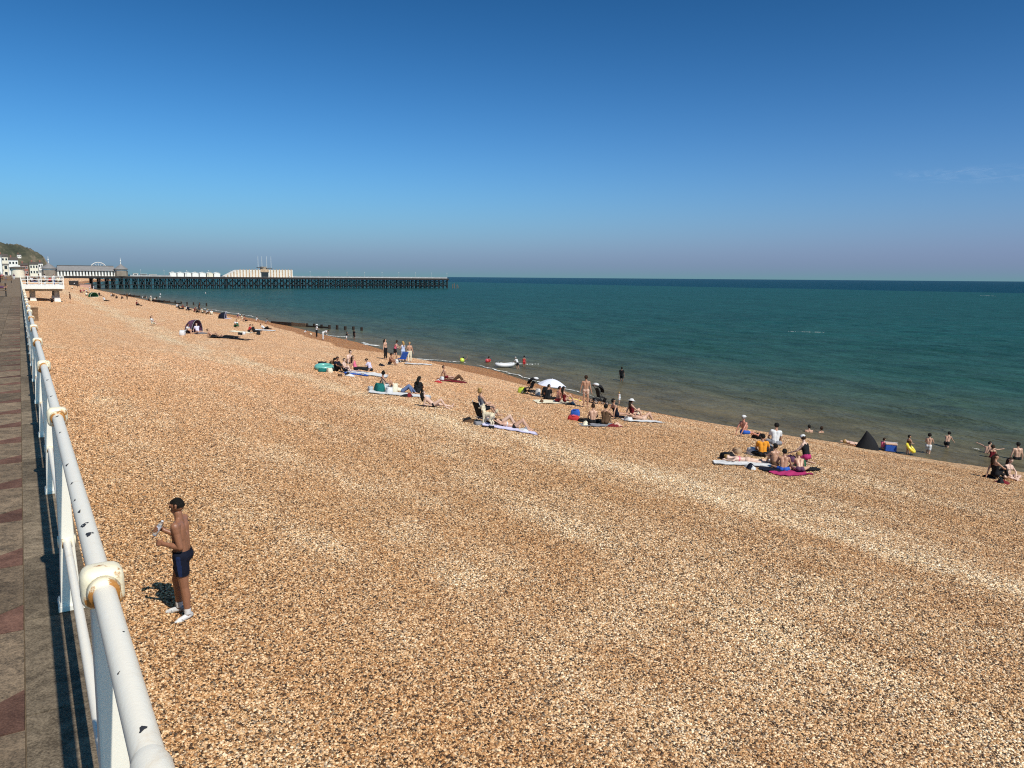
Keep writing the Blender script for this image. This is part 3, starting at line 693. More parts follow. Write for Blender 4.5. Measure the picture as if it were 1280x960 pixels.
for i, (x, wd, hh) in enumerate([(59.5, 2.6, 1.3), (64, 3.5, 1.0), (69, 4.2, .8)]):
    s = tag(lemp('pier_stall', x, PA + 3, DZ), ['low white stall just right of the turret kiosk', 'low dark-windowed stall between the white stall and the fence', 'low grey stall nearest the white huts'][i], 'stall')
    block('body', [M_WHITEW, M_GREYW, M_ROOFG][i], s, -wd / 2, wd / 2, 0, 2.5, 0, hh + .4); block('opening', M_GLASS, s, -wd / 3, wd / 3, -.03, -.002, .3, hh); block('roof', M_WHITEW, s, -wd / 2 - .2, wd / 2 + .2, -.3, 2.8, hh + .404, hh + .55)
orderw = ['first', 'second', 'third', 'fourth', 'fifth', 'sixth', 'seventh']
for i in range(7):
    x = 80.4 + i * 4.33; wd = 1.85
    h = tag(lemp('beach_hut', x, PA + 2, DZ), '%s white gabled hut on the pier counting from the turret' % orderw[i] if i < 6 else 'last white hut on the pier, next to the slatted building', 'hut', 'white huts on the pier')
    m_ = M_CREAM if i == 5 else M_WHITEW
    mb = MB(); mb.add([(-wd, 0, 0), (wd, 0, 0), (wd, 0, 2.2), (0, 0, 2.9), (-wd, 0, 2.2), (-wd, 4, 0), (wd, 4, 0), (wd, 4, 2.2), (0, 4, 2.9), (-wd, 4, 2.2)],
           [(0, 1, 2, 3, 4), (9, 8, 7, 6, 5), (0, 5, 6, 1), (1, 6, 7, 2), (4, 9, 5, 0)]).build('wall', m_, h)
    mb = MB()
    for s_ in (-1, 1): mb.add([(0, -.2, 2.92), (s_ * (wd + .15), -.2, 2.15), (s_ * (wd + .15), 4.2, 2.15), (0, 4.2, 2.92), (0, -.2, 3.04), (s_ * (wd + .15), -.2, 2.27), (s_ * (wd + .15), 4.2, 2.27), (0, 4.2, 3.04)], [(0, 1, 2, 3), (4, 5, 6, 7), (0, 1, 5, 4), (1, 2, 6, 5), (2, 3, 7, 6)])
    mb.build('roof', M_WHITEW, h)
# slatted visitor building
sb = tag(lemp('slatted_building', 133, PA + 3, DZ), 'timber slatted building with sloping stair end and four masts on the pier', 'building')
MB().add([(-21.5, 0, 0), (22, 0, 0), (22, 0, 4.9), (-13.2, 0, 4.6), (-21.5, 0, .3), (-21.5, 12, 0), (22, 12, 0), (22, 12, 4.9), (-13.2, 12, 4.6), (-21.5, 12, .3)],
         [(0, 1, 2, 3, 4), (9, 8, 7, 6, 5), (1, 6, 7, 2), (2, 7, 8, 3), (3, 8, 9, 4), (4, 9, 5, 0)]).build('wall', mat('slat_backing', (.72, .68, .61), .8, .3, .1, .6), sb)
for i in range(22):
    x = -20 + i * 1.95
    if 1.0 < x < 6.2: continue
    top = 4.6 + (x + 13.2) * .0085 if x > -13.2 else .3 + (x + 21.5) / 8.3 * 4.3
    if top < .8: continue
    block('slat', M_TAN, sb, x - .33, x + .33, -.28, -.05, .05, top + .3)
block('doorway', M_GLASS, sb, 1.2, 5.8, -.35, -.06, .3, 3.3); block('door_lintel', M_TAN, sb, .8, 6.2, -.4, -.05, 3.304, 5.1)
block('lift_tower', M_BROWNW, sb, 1.9, 5.4, 2, 5, 4.7, 6.9)
block('canopy', M_DARKROOF, sb, -.4, 3.0, .5, 5, 6.0, 6.45); block('canopy', M_DARKROOF, sb, 5.0, 8.8, .5, 5, 5.6, 6.05)
for x in (-.2, 2.3, 5.4, 8.2): MB().tube([(x, 1.5, 4.6), (x, 1.5, 13.6)], [.12, .07], 6).build('mast', M_WHITEW, sb)
# stumps beyond the pier head
for i, (x, h_, tx) in enumerate([(275.5, 3.2, .3), (277.2, 3.9, -.2), (279.0, 3.0, .5), (280.6, 2.2, -.5)]):
    tag(MB().tube([W(x, PA + 2, -2), W(x + tx, PA + 2, h_)], .22, 6).build('pier_stump', M_WOOD2), ['broken pile stump nearest the pier head', 'tallest broken pile stump beyond the pier head', 'leaning pile stump right of the tallest one', 'shortest broken pile stump, farthest from the pier head'][i], 'stump', 'pile stumps off the pier head')
# big wheel on the far shore, only its top shows over the pavilion roof
fw = tag(lemp('ferris_wheel', 96, 1252, 2), 'white ferris wheel top arching above the pavilion roof', 'ferris wheel')
cz = 12.2; Rw = 11.0
for y in (-1, 1):
    MB().tube([(Rw * math.cos(a), y, cz + Rw * math.sin(a)) for a in np.linspace(0, 2 * math.pi, 40)], .38, 6).build('rim', M_WHITEW, fw)
for j in range(16):
    a = 2 * math.pi * j / 16; MB().bar((0, 0, cz), (Rw * math.cos(a), 0, cz + Rw * math.sin(a)), .3).build('spoke', M_WHITEW, fw)
MB().bar((0, -1.5, cz), (-6, -1.5, 0), .5).build('leg', M_WHITEW, fw); MB().bar((0, -1.5, cz), (6, -1.5, 0), .5).build('leg', M_WHITEW, fw)
# beach sheds below the pier
for i, (x, a_, wd, hh, m_, lb) in enumerate([(25.5, 498, 4.6, 2.6, M_IRON, 'dark open shelter on the beach under the pier'), (31.5, 503, 5.5, 2.2, mat('pink_render', (.50, .30, .24), .85), 'pinkish low beach store under the pier')]):
    s = tag(lemp('beach_store', x, a_, gz(x, a_) - .2), lb, 'shed'); block('wall', m_, s, -wd / 2, wd / 2, 0, 3, 0, hh); block('roof', M_ROOFG, s, -wd / 2 - .2, wd / 2 + .2, -.2, 3.2, hh + .004, hh + .25)
# ---- groynes
def groyne(p0, p1, n, hp, label, plank_to):
    a = Vector(sea_at(*p0) + (0,)); b = Vector(sea_at(*p1) + (0,))
    g = tag(empty('groyne', a, math.atan2(-(b - a).x, (b - a).y)), label, 'groyne'); Lg = (b - a).length
    for i in range(n):
        h_ = hp * random.uniform(.9, 1.1); y = Lg * i / (n - 1)
        MB().box((random.uniform(-.05, .05), y, h_ / 2 - 1), (.32, .32, h_ + 2)).build('post', M_WOOD, g, bevel=.03, seg=1)
    for kx, (zz, hh) in enumerate([(.15, .28), (.45, .28)]):
        for i in range(int((n - 1) * plank_to)):
            y0 = Lg * i / (n - 1); y1 = Lg * (i + 1) / (n - 1)
            if kx == 1 and i > (n - 1) * plank_to * .55: continue
            MB().box((.2, (y0 + y1) / 2, zz), (.09, y1 - y0 - .02, hh)).build('plank', M_WOOD2 if i > 2 and i < 5 else M_WOOD, g)
groyne((340, 405.5), (452, 413.5), 13, .6, 'nearer timber groyne of posts and planks running into the water', .72)
groyne((186, 376.5), (258, 382.5), 11, .8, 'farther timber groyne of dark posts in the water', .66)
groyne((150, 369.5), (196, 373.5), 8, .8, 'farthest low timber groyne before the pier', .8)

# ------------------------------------------------------------------ people
CAPS_U = 10
def seg_mesh(a, b, ra, rb, nu=10, nv=4):
    a = np.array(a); b = np.array(b); d = b - a; L_ = np.linalg.norm(d)
    if L_ < 1e-5: d = np.array([0, 0, 1.0]); b = a + d * 1e-4
    else: d = d / L_
    h = np.array([1.0, 0, 0]) if abs(d[0]) < .9 else np.array([0, 1.0, 0])
    x = np.cross(d, h); x /= np.linalg.norm(x); y = np.cross(d, x)
    th = np.arange(nu) * 2 * np.pi / nu; ring = np.cos(th)[:, None] * x + np.sin(th)[:, None] * y
    vs = []; 
    for i in range(nv + 1):
        ph = np.pi / 2 * (1 - i / nv); vs.append(a - d * ra * np.sin(ph) + ring * ra * max(np.cos(ph), 1e-3))
    for i in range(nv + 1):
        ph = np.pi / 2 * i / nv; vs.append(b + d * rb * np.sin(ph) + ring * rb * max(np.cos(ph), 1e-3))
    vs = np.concatenate(vs); k = 2 * nv + 2
    fs = [(i * nu + j, i * nu + (j + 1) % nu, (i + 1) * nu + (j + 1) % nu, (i + 1) * nu + j) for i in range(k - 1) for j in range(nu)]
    fs += [tuple(range(nu - 1, -1, -1)), tuple((k - 1) * nu + j for j in range(nu))]
    return vs, fs
def dv(az, el):
    az = R_(az); el = R_(el); return Vector((math.sin(az) * math.cos(el), math.cos(az) * math.cos(el), math.sin(el)))
# a pose is a set of limb directions; the figure faces +Y, its right is +X.  (left, right) pairs
def mk(t=(0, 90), ua=((-90, -78), (90, -78)), fa=((-60, -78), (60, -78)), th=((-90, -87), (90, -87)), sh=((0, -90), (0, -90)), ft=((-12, -6), (12, -6)), hd=None, hf=(0, 0), tr=None):
    return dict(t=t, ua=ua, fa=fa, th=th, sh=sh, ft=ft, hd=hd, hf=hf, tr=tr)
POSE = {
 'stand': mk(),
 'stand_arms': mk(ua=((-70, -60), (70, -60)), fa=((10, -10), (-10, -10))),
 'hips': mk(ua=((-95, -55), (95, -55)), fa=((60, -40), (-60, -40)), th=((-90, -83), (90, -83))),
 'walk': mk(t=(0, 86), ua=((180, -65), (10, -65)), fa=((150, -70), (0, -40)), th=((0, -68), (180, -76)), sh=((180, -84), (180, -62))),
 'lean': mk(t=(0, 62), ua=((-20, -50), (20, -50)), fa=((0, -30), (0, -30)), th=((10, -70), (180, -80)), sh=((180, -75), (180, -70))),
 'bend': mk(t=(0, 22), ua=((-5, -75), (5, -75)), fa=((0, -70), (0, -70)), th=((-90, -84), (90, -84)), hd=(0, 5), hf=(0, -70)),
 'sit_out': mk(t=(180, 68), ua=((200, -62), (160, -62)), fa=((190, -78), (170, -78)), th=((-9, 6), (9, 6)), sh=((-5, -9), (5, -9)), ft=((-12, 70), (12, 70)), hd=(180, 80)),
 'sit_knee': mk(t=(0, 78), ua=((-16, -42), (16, -42)), fa=((20, -5), (-20, -5)), th=((-7, 50), (7, 50)), sh=((0, -62), (0, -62)), ft=((-10, -12), (10, -12)), hd=(0, 84)),
 'sit_one': mk(t=(180, 74), ua=((-170, -66), (20, -35)), fa=((180, -75), (-20, -10)), th=((-14, 4), (8, 52)), sh=((-8, -7), (2, -60)), ft=((-15, 65), (10, -14)), hd=(0, 86)),
 'sit_cross': mk(t=(0, 82), ua=((-35, -60), (35, -60)), fa=((30, -30), (-30, -30)), th=((-52, 6), (52, 6)), sh=((62, -10), (-62, -10)), ft=((40, -10), (-40, -10)), hd=(0, 78)),
 'sit_bent': mk(t=(0, 58), ua=((-20, -62), (20, -62)), fa=((10, -40), (-10, -40)), th=((-40, 12), (40, 12)), sh=((50, -16), (-50, -16)), hd=(0, 40), hf=(0, -40)),
 'kneel': mk(t=(0, 74), ua=((-20, -55), (20, -55)), fa=((10, -30), (-10, -30)), th=((-14, -28), (14, -28)), sh=((180, -4), (180, -4)), ft=((180, -8), (180, -8)), hd=(0, 70)),
 'crouch': mk(t=(0, 52), ua=((-12, -55), (12, -55)), fa=((0, -50), (0, -50)), th=((-14, 22), (14, 22)), sh=((180, -64), (180, -64)), hd=(0, 40), hf=(0, -45)),
 'chair': mk(t=(180, 80), ua=((-20, -55), (20, -55)), fa=((10, -8), (-10, -8)), th=((-8, 4), (8, 4)), sh=((0, -60), (0, -60)), ft=((-10, 0), (10, 0))),
 'back': mk(t=(180, 4), ua=((-150, -6), (150, -6)), fa=((-20, 4), (20, 4)), th=((-6, 2), (6, 2)), sh=((-3, -4), (3, -4)), ft=((-20, 75), (20, 75)), hd=(180, 12), hf=(0, 78)),
 'back_knee': mk(t=(180, 5), ua=((-150, -6), (120, 0)), fa=((20, 4), (200, 5)), th=((-6, 40), (8, 50)), sh=((-3, -44), (3, -58)), ft=((-10, -6), (10, -6)), hd=(180, 16), hf=(0, 74)),
 'elbows': mk(t=(180, 36), ua=((190, -80), (170, -80)), fa=((-10, -6), (10, -6)), th=((-6, 5), (8, 44)), sh=((-4, -6), (4, -52)), ft=((-15, 70), (10, -10)), hd=(180, 64)),
 'front': mk(t=(0, 3), ua=((-70, -4), (70, -4)), fa=((20, -2), (-20, -2)), th=((184, -1), (176, -1)), sh=((182, 2), (178, 2)), ft=((180, -12), (180, -12)), hd=(0, 8), hf=(-80, -10)),
 'front_up': mk(t=(0, 26), ua=((-10, -66), (10, -66)), fa=((10, -3), (-10, -3)), th=((184, -2), (176, -2)), sh=((182, 1), (178, 1)), ft=((180, -12), (180, -12)), hd=(0, 58), hf=(0, -5)),
 'side': mk(t=(180, 24), ua=((170, -70), (30, -20)), fa=((-40, -4), (20, -30)), th=((4, 8), (0, 14)), sh=((-8, -6), (-4, -14)), hd=(180, 60), hf=(0, 20)),
 'swim_arm': mk(t=(0, 70), ua=((-80, 12), (50, -10)), fa=((-80, 8), (30, 0)), th=((0, -60), (0, -75)), sh=((180, -80), (180, -70))),
 'arms_up': mk(ua=((-60, 40), (60, 40)), fa=((-30, 70), (30, 70))),
 'hold': mk(t=(0, 82), ua=((-30, -50), (30, -50)), fa=((25, -15), (-25, -15)), th=((0, -75), (180, -82)), sh=((180, -84), (180, -75))),
}
def build_prims(pose, s=1.0, fem=False, child=False, build=1.0, face_detail=False, belly=0.0, fingers=None):
    p = pose; pr = []
    t = dv(*p['t']); trv = Vector(p['tr']) if p['tr'] else Vector((1, 0, 0)); trv = (trv - t * trv.dot(t)).normalized(); tf = t.cross(trv)
    hd = dv(*p['hd']) if p['hd'] else t; hf = dv(*p['hf']); hf = (hf - hd * hf.dot(hd)).normalized(); hr = hf.cross(hd)
    def add(tagn, a, b, ra, rb):
        k_ = build if tagn not in ('head', 'face', 'ear', 'hand', 'foot', 'hips', 'glute') else 1.0
        pr.append((tagn, np.array(a), np.array(b), ra * k_, rb * k_))
    O = Vector((0, 0, 0)); sw = .158 if fem else .178 * (1 + (build - 1) * .9); hw = .092 if fem else .085
    hs_ = 1.25 if child else (1.0 if build < 1.05 else .95)
    add('hips', -trv * hw, trv * hw, .098, .098)
    for k in (-1, 1):
        add('glute', trv * k * .07 - tf * .035 - t * .02, trv * k * .07 - tf * .03 + t * .03, .088, .08)
        add('abdomen', trv * k * .045 + t * .04, trv * k * .05 + t * .27 + tf * belly * .3, .095, .088 if fem else .096)
        add('chest', trv * k * .070 + t * .27, trv * k * .082 + t * .40, .090, .092)
        if fem: add('breast', trv * k * .075 + t * .335 + tf * .068, trv * k * .075 + t * .34 + tf * .075, .055, .05)
        else: add('pec', trv * k * .07 + t * .37 + tf * .045, trv * k * .12 + t * .385 + tf * .035, .055, .05)
    if belly: add('abdomen', t * .1 + tf * .06, t * .2 + tf * .07, .08 + belly * .1, .08 + belly * .08)
    add('shoulder', -trv * (sw - .02) + t * .45, trv * (sw - .02) + t * .45, .058, .058)
    add('neck', t * .47, t * .52 + hd * .075, .056, .052)
    for k in (-1, 1): add('neck', t * .53, t * .475 + trv * k * .10, .035, .035)
    nb = t * .52; hc = nb + hd * .19 * (1 + .12 * (hs_ - 1))
    add('head', hc - hf * .018 - hd * .005, hc - hf * .008 + hd * .022, .086 * hs_, .083 * hs_)
    add('head', hc + hf * .02, hc + hf * .018 + hd * .02, .078 * hs_, .074 * hs_)
    add('face', hc - hd * .025 + hf * .03, hc - hd * .085 + hf * .056, .060 * hs_, .036 * hs_)
    for k in (-1, 1): add('ear', hc + hr * k * .083 * hs_ - hd * .02 - hf * .01, hc + hr * k * .088 * hs_ + hd * .015 - hf * .018, .013, .015)
    add('face', hc + hf * .095 * hs_ + hd * .008, hc + hf * .112 * hs_ - hd * .024, .009, .0145)
    if face_detail:
        for k in (-1, 1): add('face', hc + hf * .086 + hr * k * .014 + hd * .02, hc + hf * .07 + hr * k * .055 + hd * .022, .012, .012)
        add('face', hc + hf * .088 - hd * .056 - hr * .016, hc + hf * .088 - hd * .056 + hr * .016, .009, .009)
        add('face', hc + hf * .086 - hd * .068 - hr * .012, hc + hf * .086 - hd * .068 + hr * .012, .0095, .0095)
    J = {}
    for i, k in enumerate((-1, 1)):
        sp = trv * k * sw + t * .445; ua = dv(*p['ua'][i]); fa = dv(*p['fa'][i])
        e = sp + ua * .285; wv_ = e + fa * .245
        add('shoulder', sp - ua * .01, sp + ua * .05, .058 if not fem else .050, .054 if not fem else .045)
        add('upperarm', sp, e, .050 if not fem else .042, .040 if not fem else .034)
        add('forearm', e, e + fa * .10, .039, .041 if not fem else .034); add('forearm', e + fa * .06, wv_, .041 if not fem else .034, .026)
        if fingers is None: 
            add('hand', wv_, wv_ + fa * .075, .027, .034); add('hand', wv_ + fa * .08, wv_ + fa * .16, .028, .016)
        J['w%d' % i] = wv_; J['fa%d' % i] = fa; J['e%d' % i] = e
        hp = trv * k * hw - t * .01; th = dv(*p['th'][i]); sh = dv(*p['sh'][i]); ft = dv(*p['ft'][i])
        kn = hp + th * .425; an = kn + sh * .405
        # the leg bends at the knee: which side the calf is on
        cb = (th - sh * th.dot(sh)); cb = cb.normalized() if cb.length > .08 else (sh.cross(trv) * -1)
        side = (sh.cross(ft)).cross(sh) ; side = -side.normalized() if side.length > .05 else -tf
        add('thigh', hp, hp + th * .2, .088, .080); add('thigh2', hp + th * .15, kn, .083, .056)
        add('shin', kn, kn + sh * .13 + side * .008, .054, .054); add('shin', kn + sh * .07, kn + sh * .16 + side * .022, .045, .050); add('shin2', kn + sh * .13 + side * .008, an, .054, .036)
        add('foot', an + ft * -.035 + sh * .03, an + ft * .13 + sh * .045, .037, .030); add('foot', an + ft * .10 + sh * .047, an + ft * .175 + sh * .055, .034, .022)
        J['k%d' % i] = kn; J['a%d' % i] = an; J['ft%d' % i] = ft; J['sh%d' % i] = sh
    J.update(hc=hc, hd=hd, hf=hf, hr=hr, hs=hs_, t=t, tr=trv, tf=tf, nb=nb)
    if fingers: fingers(add, J)
    return pr, J
GARM = {
 'shorts': (dict(hips=(-2, 3), glute=(-2, 3), abdomen=(-1, .16), thigh=(-2, 3), thigh2=(-2, .40)), .013),
 'trunks': (dict(hips=(-2, 3), glute=(-2, 3), abdomen=(-1, .08), thigh=(-2, .75), thigh2=(-1, .02)), .011),
 'briefs': (dict(hips=(-2, 3), glute=(-2, 3), abdomen=(-1, -.2), thigh=(-1, .05)), .008),
 'bikini': (dict(breast=(-1, 2), chest=(.15, .45)), .009),
 'swimsuit': (dict(hips=(-2, 3), glute=(-2, 3), abdomen=(-1, 2), chest=(-1, .75), breast=(-1, 2), thigh=(-1, .02)), .009),
 'tshirt': (dict(abdomen=(-1, 2), chest=(-1, 2), breast=(-1, 2), pec=(-1, 2), shoulder=(-1, 2), upperarm=(-1, .55), hips=(.1, .9)), .016),
 'vest': (dict(abdomen=(-1, 2), chest=(-1, 2), breast=(-1, 2), pec=(-1, 2)), .013),
 'trousers': (dict(hips=(-2, 3), glute=(-2, 3), abdomen=(-1, .1), thigh=(-2, 3), thigh2=(-1, 2), shin=(-1, 2), shin2=(-1, .9)), .016),
 'dress': (dict(abdomen=(-1, 2), chest=(-1, 2), breast=(-1, 2), hips=(-2, 3), glute=(-2, 3), thigh=(-2, 3), thigh2=(-1, .6)), .02),
 'skirt': (dict(hips=(-2, 3), glute=(-2, 3), abdomen=(-1, .15), thigh=(-2, 3), thigh2=(-1, .85)), .022),
 'socks': (dict(shin2=(.72, 1.02), foot=(-1, .12)), .006),
 'shoes': (dict(foot=(-1, 2)), .006),
}
COL = dict(black=(.012, .012, .014), navy=(.006, .008, .019), white=(.62, .62, .62), grey=(.22, .22, .24), orange=(.75, .30, .03), pink=(.75, .16, .25), magenta=(.40, .03, .13),
 red=(.48, .04, .04), maroon=(.16, .015, .02), blue=(.03, .10, .42), denim=(.11, .15, .27), teal=(.01, .13, .12), lavender=(.58, .55, .72), paleblue=(.45, .52, .68), yellow=(.75, .62, .06), lime=(.55, .70, .08),
 cream=(.72, .66, .50), peach=(.62, .42, .32), green=(.02, .10, .05), purple=(.10, .045, .09), tan=(.40, .27, .17), brown=(.10, .055, .03), silver=(.4, .42, .45), aqua=(.14, .42, .36))
SKIN = [(.54, .32, .22), (.43, .235, .15), (.27, .122, .070), (.22, .11, .07), (.62, .42, .33), (.50, .22, .15)]
HAIR = dict(black=(.008, .007, .006), brown=(.035, .018, .010), blond=(.38, .24, .09), grey=(.30, .28, .26), red=(.16, .05, .02))
def cloth(c):
    return mat('cloth_' + c, COL[c], .85, .2, .12, 14, .3, 40)
def skin(i):
    return mat('skin_%d' % i, SKIN[i], .42, .45, .10, 9)
def hairm(c): return mat('hair_' + c, HAIR[c], .75, .2, .3, 30, .8, 120)
PEOPLE = []; TMP = bpy.data.collections.new('tmp'); C.children.link(TMP)
def align(lat, al, heading, z, slope=True):
    """heading: degrees clockwise from the view direction (+Y)"""
    n = normal_at(lat, al) if slope else Vector((0, 0, 1))
    h = R_(heading); f = Vector((math.sin(h), math.cos(h), 0)); f = (f - n * f.dot(n)).normalized(); r = f.cross(n)
    p = W(lat, al, z)
    return Matrix(((r.x, f.x, n.x, p.x), (r.y, f.y, n.y, p.y), (r.z, f.z, n.z, p.z), (0, 0, 0, 1)))
LYING = {'back', 'back_knee', 'elbows', 'front', 'front_up', 'side', 'sit_out', 'sit_one', 'sit_knee', 'sit_cross', 'sit_bent', 'kneel', 'crouch'}
def person(px, py, pose, heading, label, wear=(), H=1.70, sk=0, hair='brown', style='short', hat=None, sink=0.0, group=None, at=None, z=None, vox=None, fem=None, belly=0.0, lift=0.0, **kw):
    lat, al = at if at else spot(px, py)
    g = gz(lat, al) if z is None else z
    ps = dict(POSE[pose]) if isinstance(pose, str) else dict(pose)
    if isinstance(pose, str):
        jr = random.Random(label)
        for k_, a_ in (('ua', 9), ('fa', 12), ('th', 4), ('sh', 4)): ps[k_] = tuple((az + jr.gauss(0, a_), el + jr.gauss(0, a_ * .6)) for az, el in ps[k_])
        ps['t'] = (ps['t'][0], ps['t'][1] + jr.gauss(0, 3)); ps['hf'] = (ps['hf'][0] + jr.gauss(0, 28), ps['hf'][1])
        if pose in ('stand', 'hips', 'walk', 'hold', 'stand_arms'): ps['th'] = POSE[pose]['th']; ps['sh'] = POSE[pose]['sh']
    fem = (style in ('long', 'bun', 'pony')) if fem is None else fem
    child = H < 1.4
    pr, J = build_prims(ps, fem=fem, child=child, belly=belly, build=kw.get('build', 1.0), face_detail=kw.get('detail', False), fingers=kw.get('fingers'))
    s = H / 1.73
    dist = W(lat, al).length
    vx = vox or (0.020 if dist < 45 else .026 if dist < 75 else .036)
    vs, fs = [], []; n0 = 0
    for (tg, a, b, ra, rb) in pr:
        v, f = seg_mesh(a, b, ra, rb); vs.append(v); fs += [tuple(i + n0 for i in q_) for q_ in f]; n0 += len(v)
    vs = np.concatenate(vs)
    low = vs[:, 2].min()
    me = bpy.data.meshes.new('tmp'); me.from_pydata(vs.tolist(), [], fs)
    o = bpy.data.objects.new('tmp', me); TMP.objects.link(o)
    md = o.modifiers.new('r', 'REMESH'); md.mode = 'VOXEL'; md.voxel_size = vx; md.adaptivity = 0.0
    m2 = o.modifiers.new('s', 'SMOOTH'); m2.factor = .5; m2.iterations = kw.get('smooth', 3)
    PEOPLE.append(dict(tmp=o, pr=pr, J=J, s=s, low=low, lat=lat, al=al, g=g - sink, heading=heading, slope=(ps is not None and isinstance(pose, str) and pose in LYING and z is None and sink == 0), label=label,
                       wear=wear, sk=sk, hair=hair, style=style, hat=hat, group=group, lift=lift, vx=vx, kw=kw))
def seg_dist(P, a, b, ra, rb):
    d = b - a; L2 = max(d @ d, 1e-9); t = ((P - a) @ d) / L2; tc = np.clip(t, 0, 1)
    q_ = a + tc[:, None] * d
    return np.linalg.norm(P - q_, axis=1) - (ra + (rb - ra) * tc), t
def submesh(name, co, faces, pick, off, nrm, m, parent, both=0.0):
    fl = [faces[i] for i in np.nonzero(pick)[0]]
    if not fl: return None
    ids = sorted({v for f in fl for v in f}); mp = {v: i for i, v in enumerate(ids)}
    v2 = co[ids] + nrm[ids] * off
    if name == 'hair': v2 = co[ids] + nrm[ids] * (off * np.random.default_rng(len(ids)).uniform(.35, 1.5, (len(ids), 1)))
    mb = MB(); mb.add(v2.tolist(), [tuple(mp[v] for v in f) for f in fl])
    o = mb.build(name, m, parent, True); return o
def finish_people():
    bpy.context.view_layer.update(); dg = bpy.context.evaluated_depsgraph_get()
    for P in PEOPLE:
        ev = P['tmp'].evaluated_get(dg); me = bpy.data.meshes.new_from_object(ev)
        J = P['J']; s = P['s']; n = len(me.vertices)
        co = np.empty(n * 3); me.vertices.foreach_get('co', co); co = co.reshape(-1, 3)
        co[:, 2] -= P['low']
        off0 = np.array([0, 0, -P['low']])
        prs = [(a, b + off0, c + off0, d, e) for a, b, c, d, e in P['pr']]
        co *= s; prs = [(a, b * s, c * s, d * s, e * s) for a, b, c, d, e in prs]
        me.vertices.foreach_set('co', co.ravel()); me.update()
        nr = np.empty(n * 3); me.vertices.foreach_get('normal', nr); nr = nr.reshape(-1, 3)
        faces = [tuple(p.vertices) for p in me.polygons]
        fc = np.array([co[list(f)].mean(0) for f in faces])
        D = np.empty((len(prs), len(fc))); T = np.empty_like(D)
        for i, (tg, a, b, ra, rb) in enumerate(prs): D[i], T[i] = seg_dist(fc, a, b, ra, rb)
        best = D.argmin(0); tt = T[best, np.arange(len(fc))]; tags = np.array([p[0] for p in prs])[best]
        M = align(P['lat'], P['al'], P['heading'], P['g'] - .015 + P['lift'], P['slope'])
        root = tag(empty('person', None, mtx=M), P['label'], 'person', P['group'])
        sk_ = skin(P['sk']); link('body', me, sk_, root, True)
        for gname, gcol in P['wear']:
            spec, off = GARM[gname]; pk = np.zeros(len(fc), bool)
            for k_, (lo, hi) in spec.items(): pk |= (tags == k_) & (tt >= lo) & (tt <= hi)
            mg = cloth(gcol) if isinstance(gcol, str) else gcol; og = off * max(1, P['vx'] / .02)
            if gname in ('shoes', 'socks'):
                a0_, a1_ = [np.array((J[q_] + Vector((0, 0, -P['low']))) * s) for q_ in ('a0', 'a1')]; near0 = np.linalg.norm(fc - a0_, axis=1) < np.linalg.norm(fc - a1_, axis=1)
                submesh(gname[:-1], co, faces, pk & near0, og, nr, mg, root); submesh(gname[:-1], co, faces, pk & ~near0, og, nr, mg, root)
            else: submesh({'tshirt': 't_shirt'}.get(gname, gname), co, faces, pk, og, nr, mg, root)
        # hair
        hs_ = J['hs']; o3 = Vector((0, 0, -P['low'])); hc = (J['hc'] + o3) * s; hd, hf, hr = J['hd'], J['hf'], J['hr']
        if P['style'] != 'bald':
            rel = fc - np.array(hc); up = rel @ np.array(hd) / s / hs_; fw_ = rel @ np.array(hf) / s / hs_
            pk = ((tags == 'head') | (tags == 'face') | (tags == 'neck')) & (((up > .045) & (fw_ < .075)) | ((fw_ < .012) & (up > -.045)) | ((fw_ < -.03) & (up > -.07)))
            if P['kw'].get('fingers'): pk &= (up > -.025)
            submesh('hair', co, faces, pk, (.014 if not P['kw'].get('fingers') else .007) * s, nr, hairm(P['hair']), root)
        if P['style'] in ('long', 'bun', 'pony'):
            mb = MB(); B = -hf
            if P['style'] == 'long':
                dn = (Vector((0, 0, -1)) * .6 - J['t'] * .4 + B * .12).normalized() if J['t'].z > .5 else -J['hd']
                p0 = hc + B * .05 * s; p1 = hc + (B * .085 - hd * .07) * s; p2 = p1 + dn * .16 * s; p3 = p2 + dn * .14 * s
                mb.tube([p0 + hd * .03, p0, p1, p2, p3], [.05 * s, .088 * s, .085 * s, .075 * s, .03 * s], 10)
            elif P['style'] == 'bun': mb.ball(hc + (B * .06 + hd * .095) * s, (.05 * s, .05 * s, .05 * s), 10, 6)
            else:
                p1 = hc + (B * .11 + hd * .02) * s; mb.tube([hc + B * .07 * s, p1, p1 + (B * .03 + Vector((0, 0, -.09))) * s, p1 + Vector((0, 0, -.2)) * s], [.03 * s, .035 * s, .04 * s, .015 * s], 8)
            mb.build({'long': 'long_hair', 'bun': 'hair_bun', 'pony': 'ponytail'}[P['style']], hairm(P['hair']), root, True)
        if P['hat']:
            kind, colr = P['hat']; Mh = Matrix((hr, hf, hd)).transposed(); mb = MB(); k = s * hs_
            if kind == 'sun': mb.lathe([(0, .125 * k), (.07 * k, .12 * k), (.100 * k, .085 * k), (.105 * k, .045 * k), (.19 * k, .02 * k), (.20 * k, .010 * k), (.106 * k, .03 * k)], 16, Mh, hc)
            else:
                mb.lathe([(0, .118 * k), (.06 * k, .112 * k), (.098 * k, .075 * k), (.104 * k, .02 * k)], 16, Mh, hc)
                c0 = hc + hd * .03 * k; mb.add([c0 + (hr * x + hf * y) * k for x, y in ((-.08, .06), (.08, .06), (.07, .17), (0, .19), (-.07, .17))], [(0, 1, 2, 3, 4)])
            mb.build('sun_hat' if kind == 'sun' else 'cap', cloth(colr), root, True)
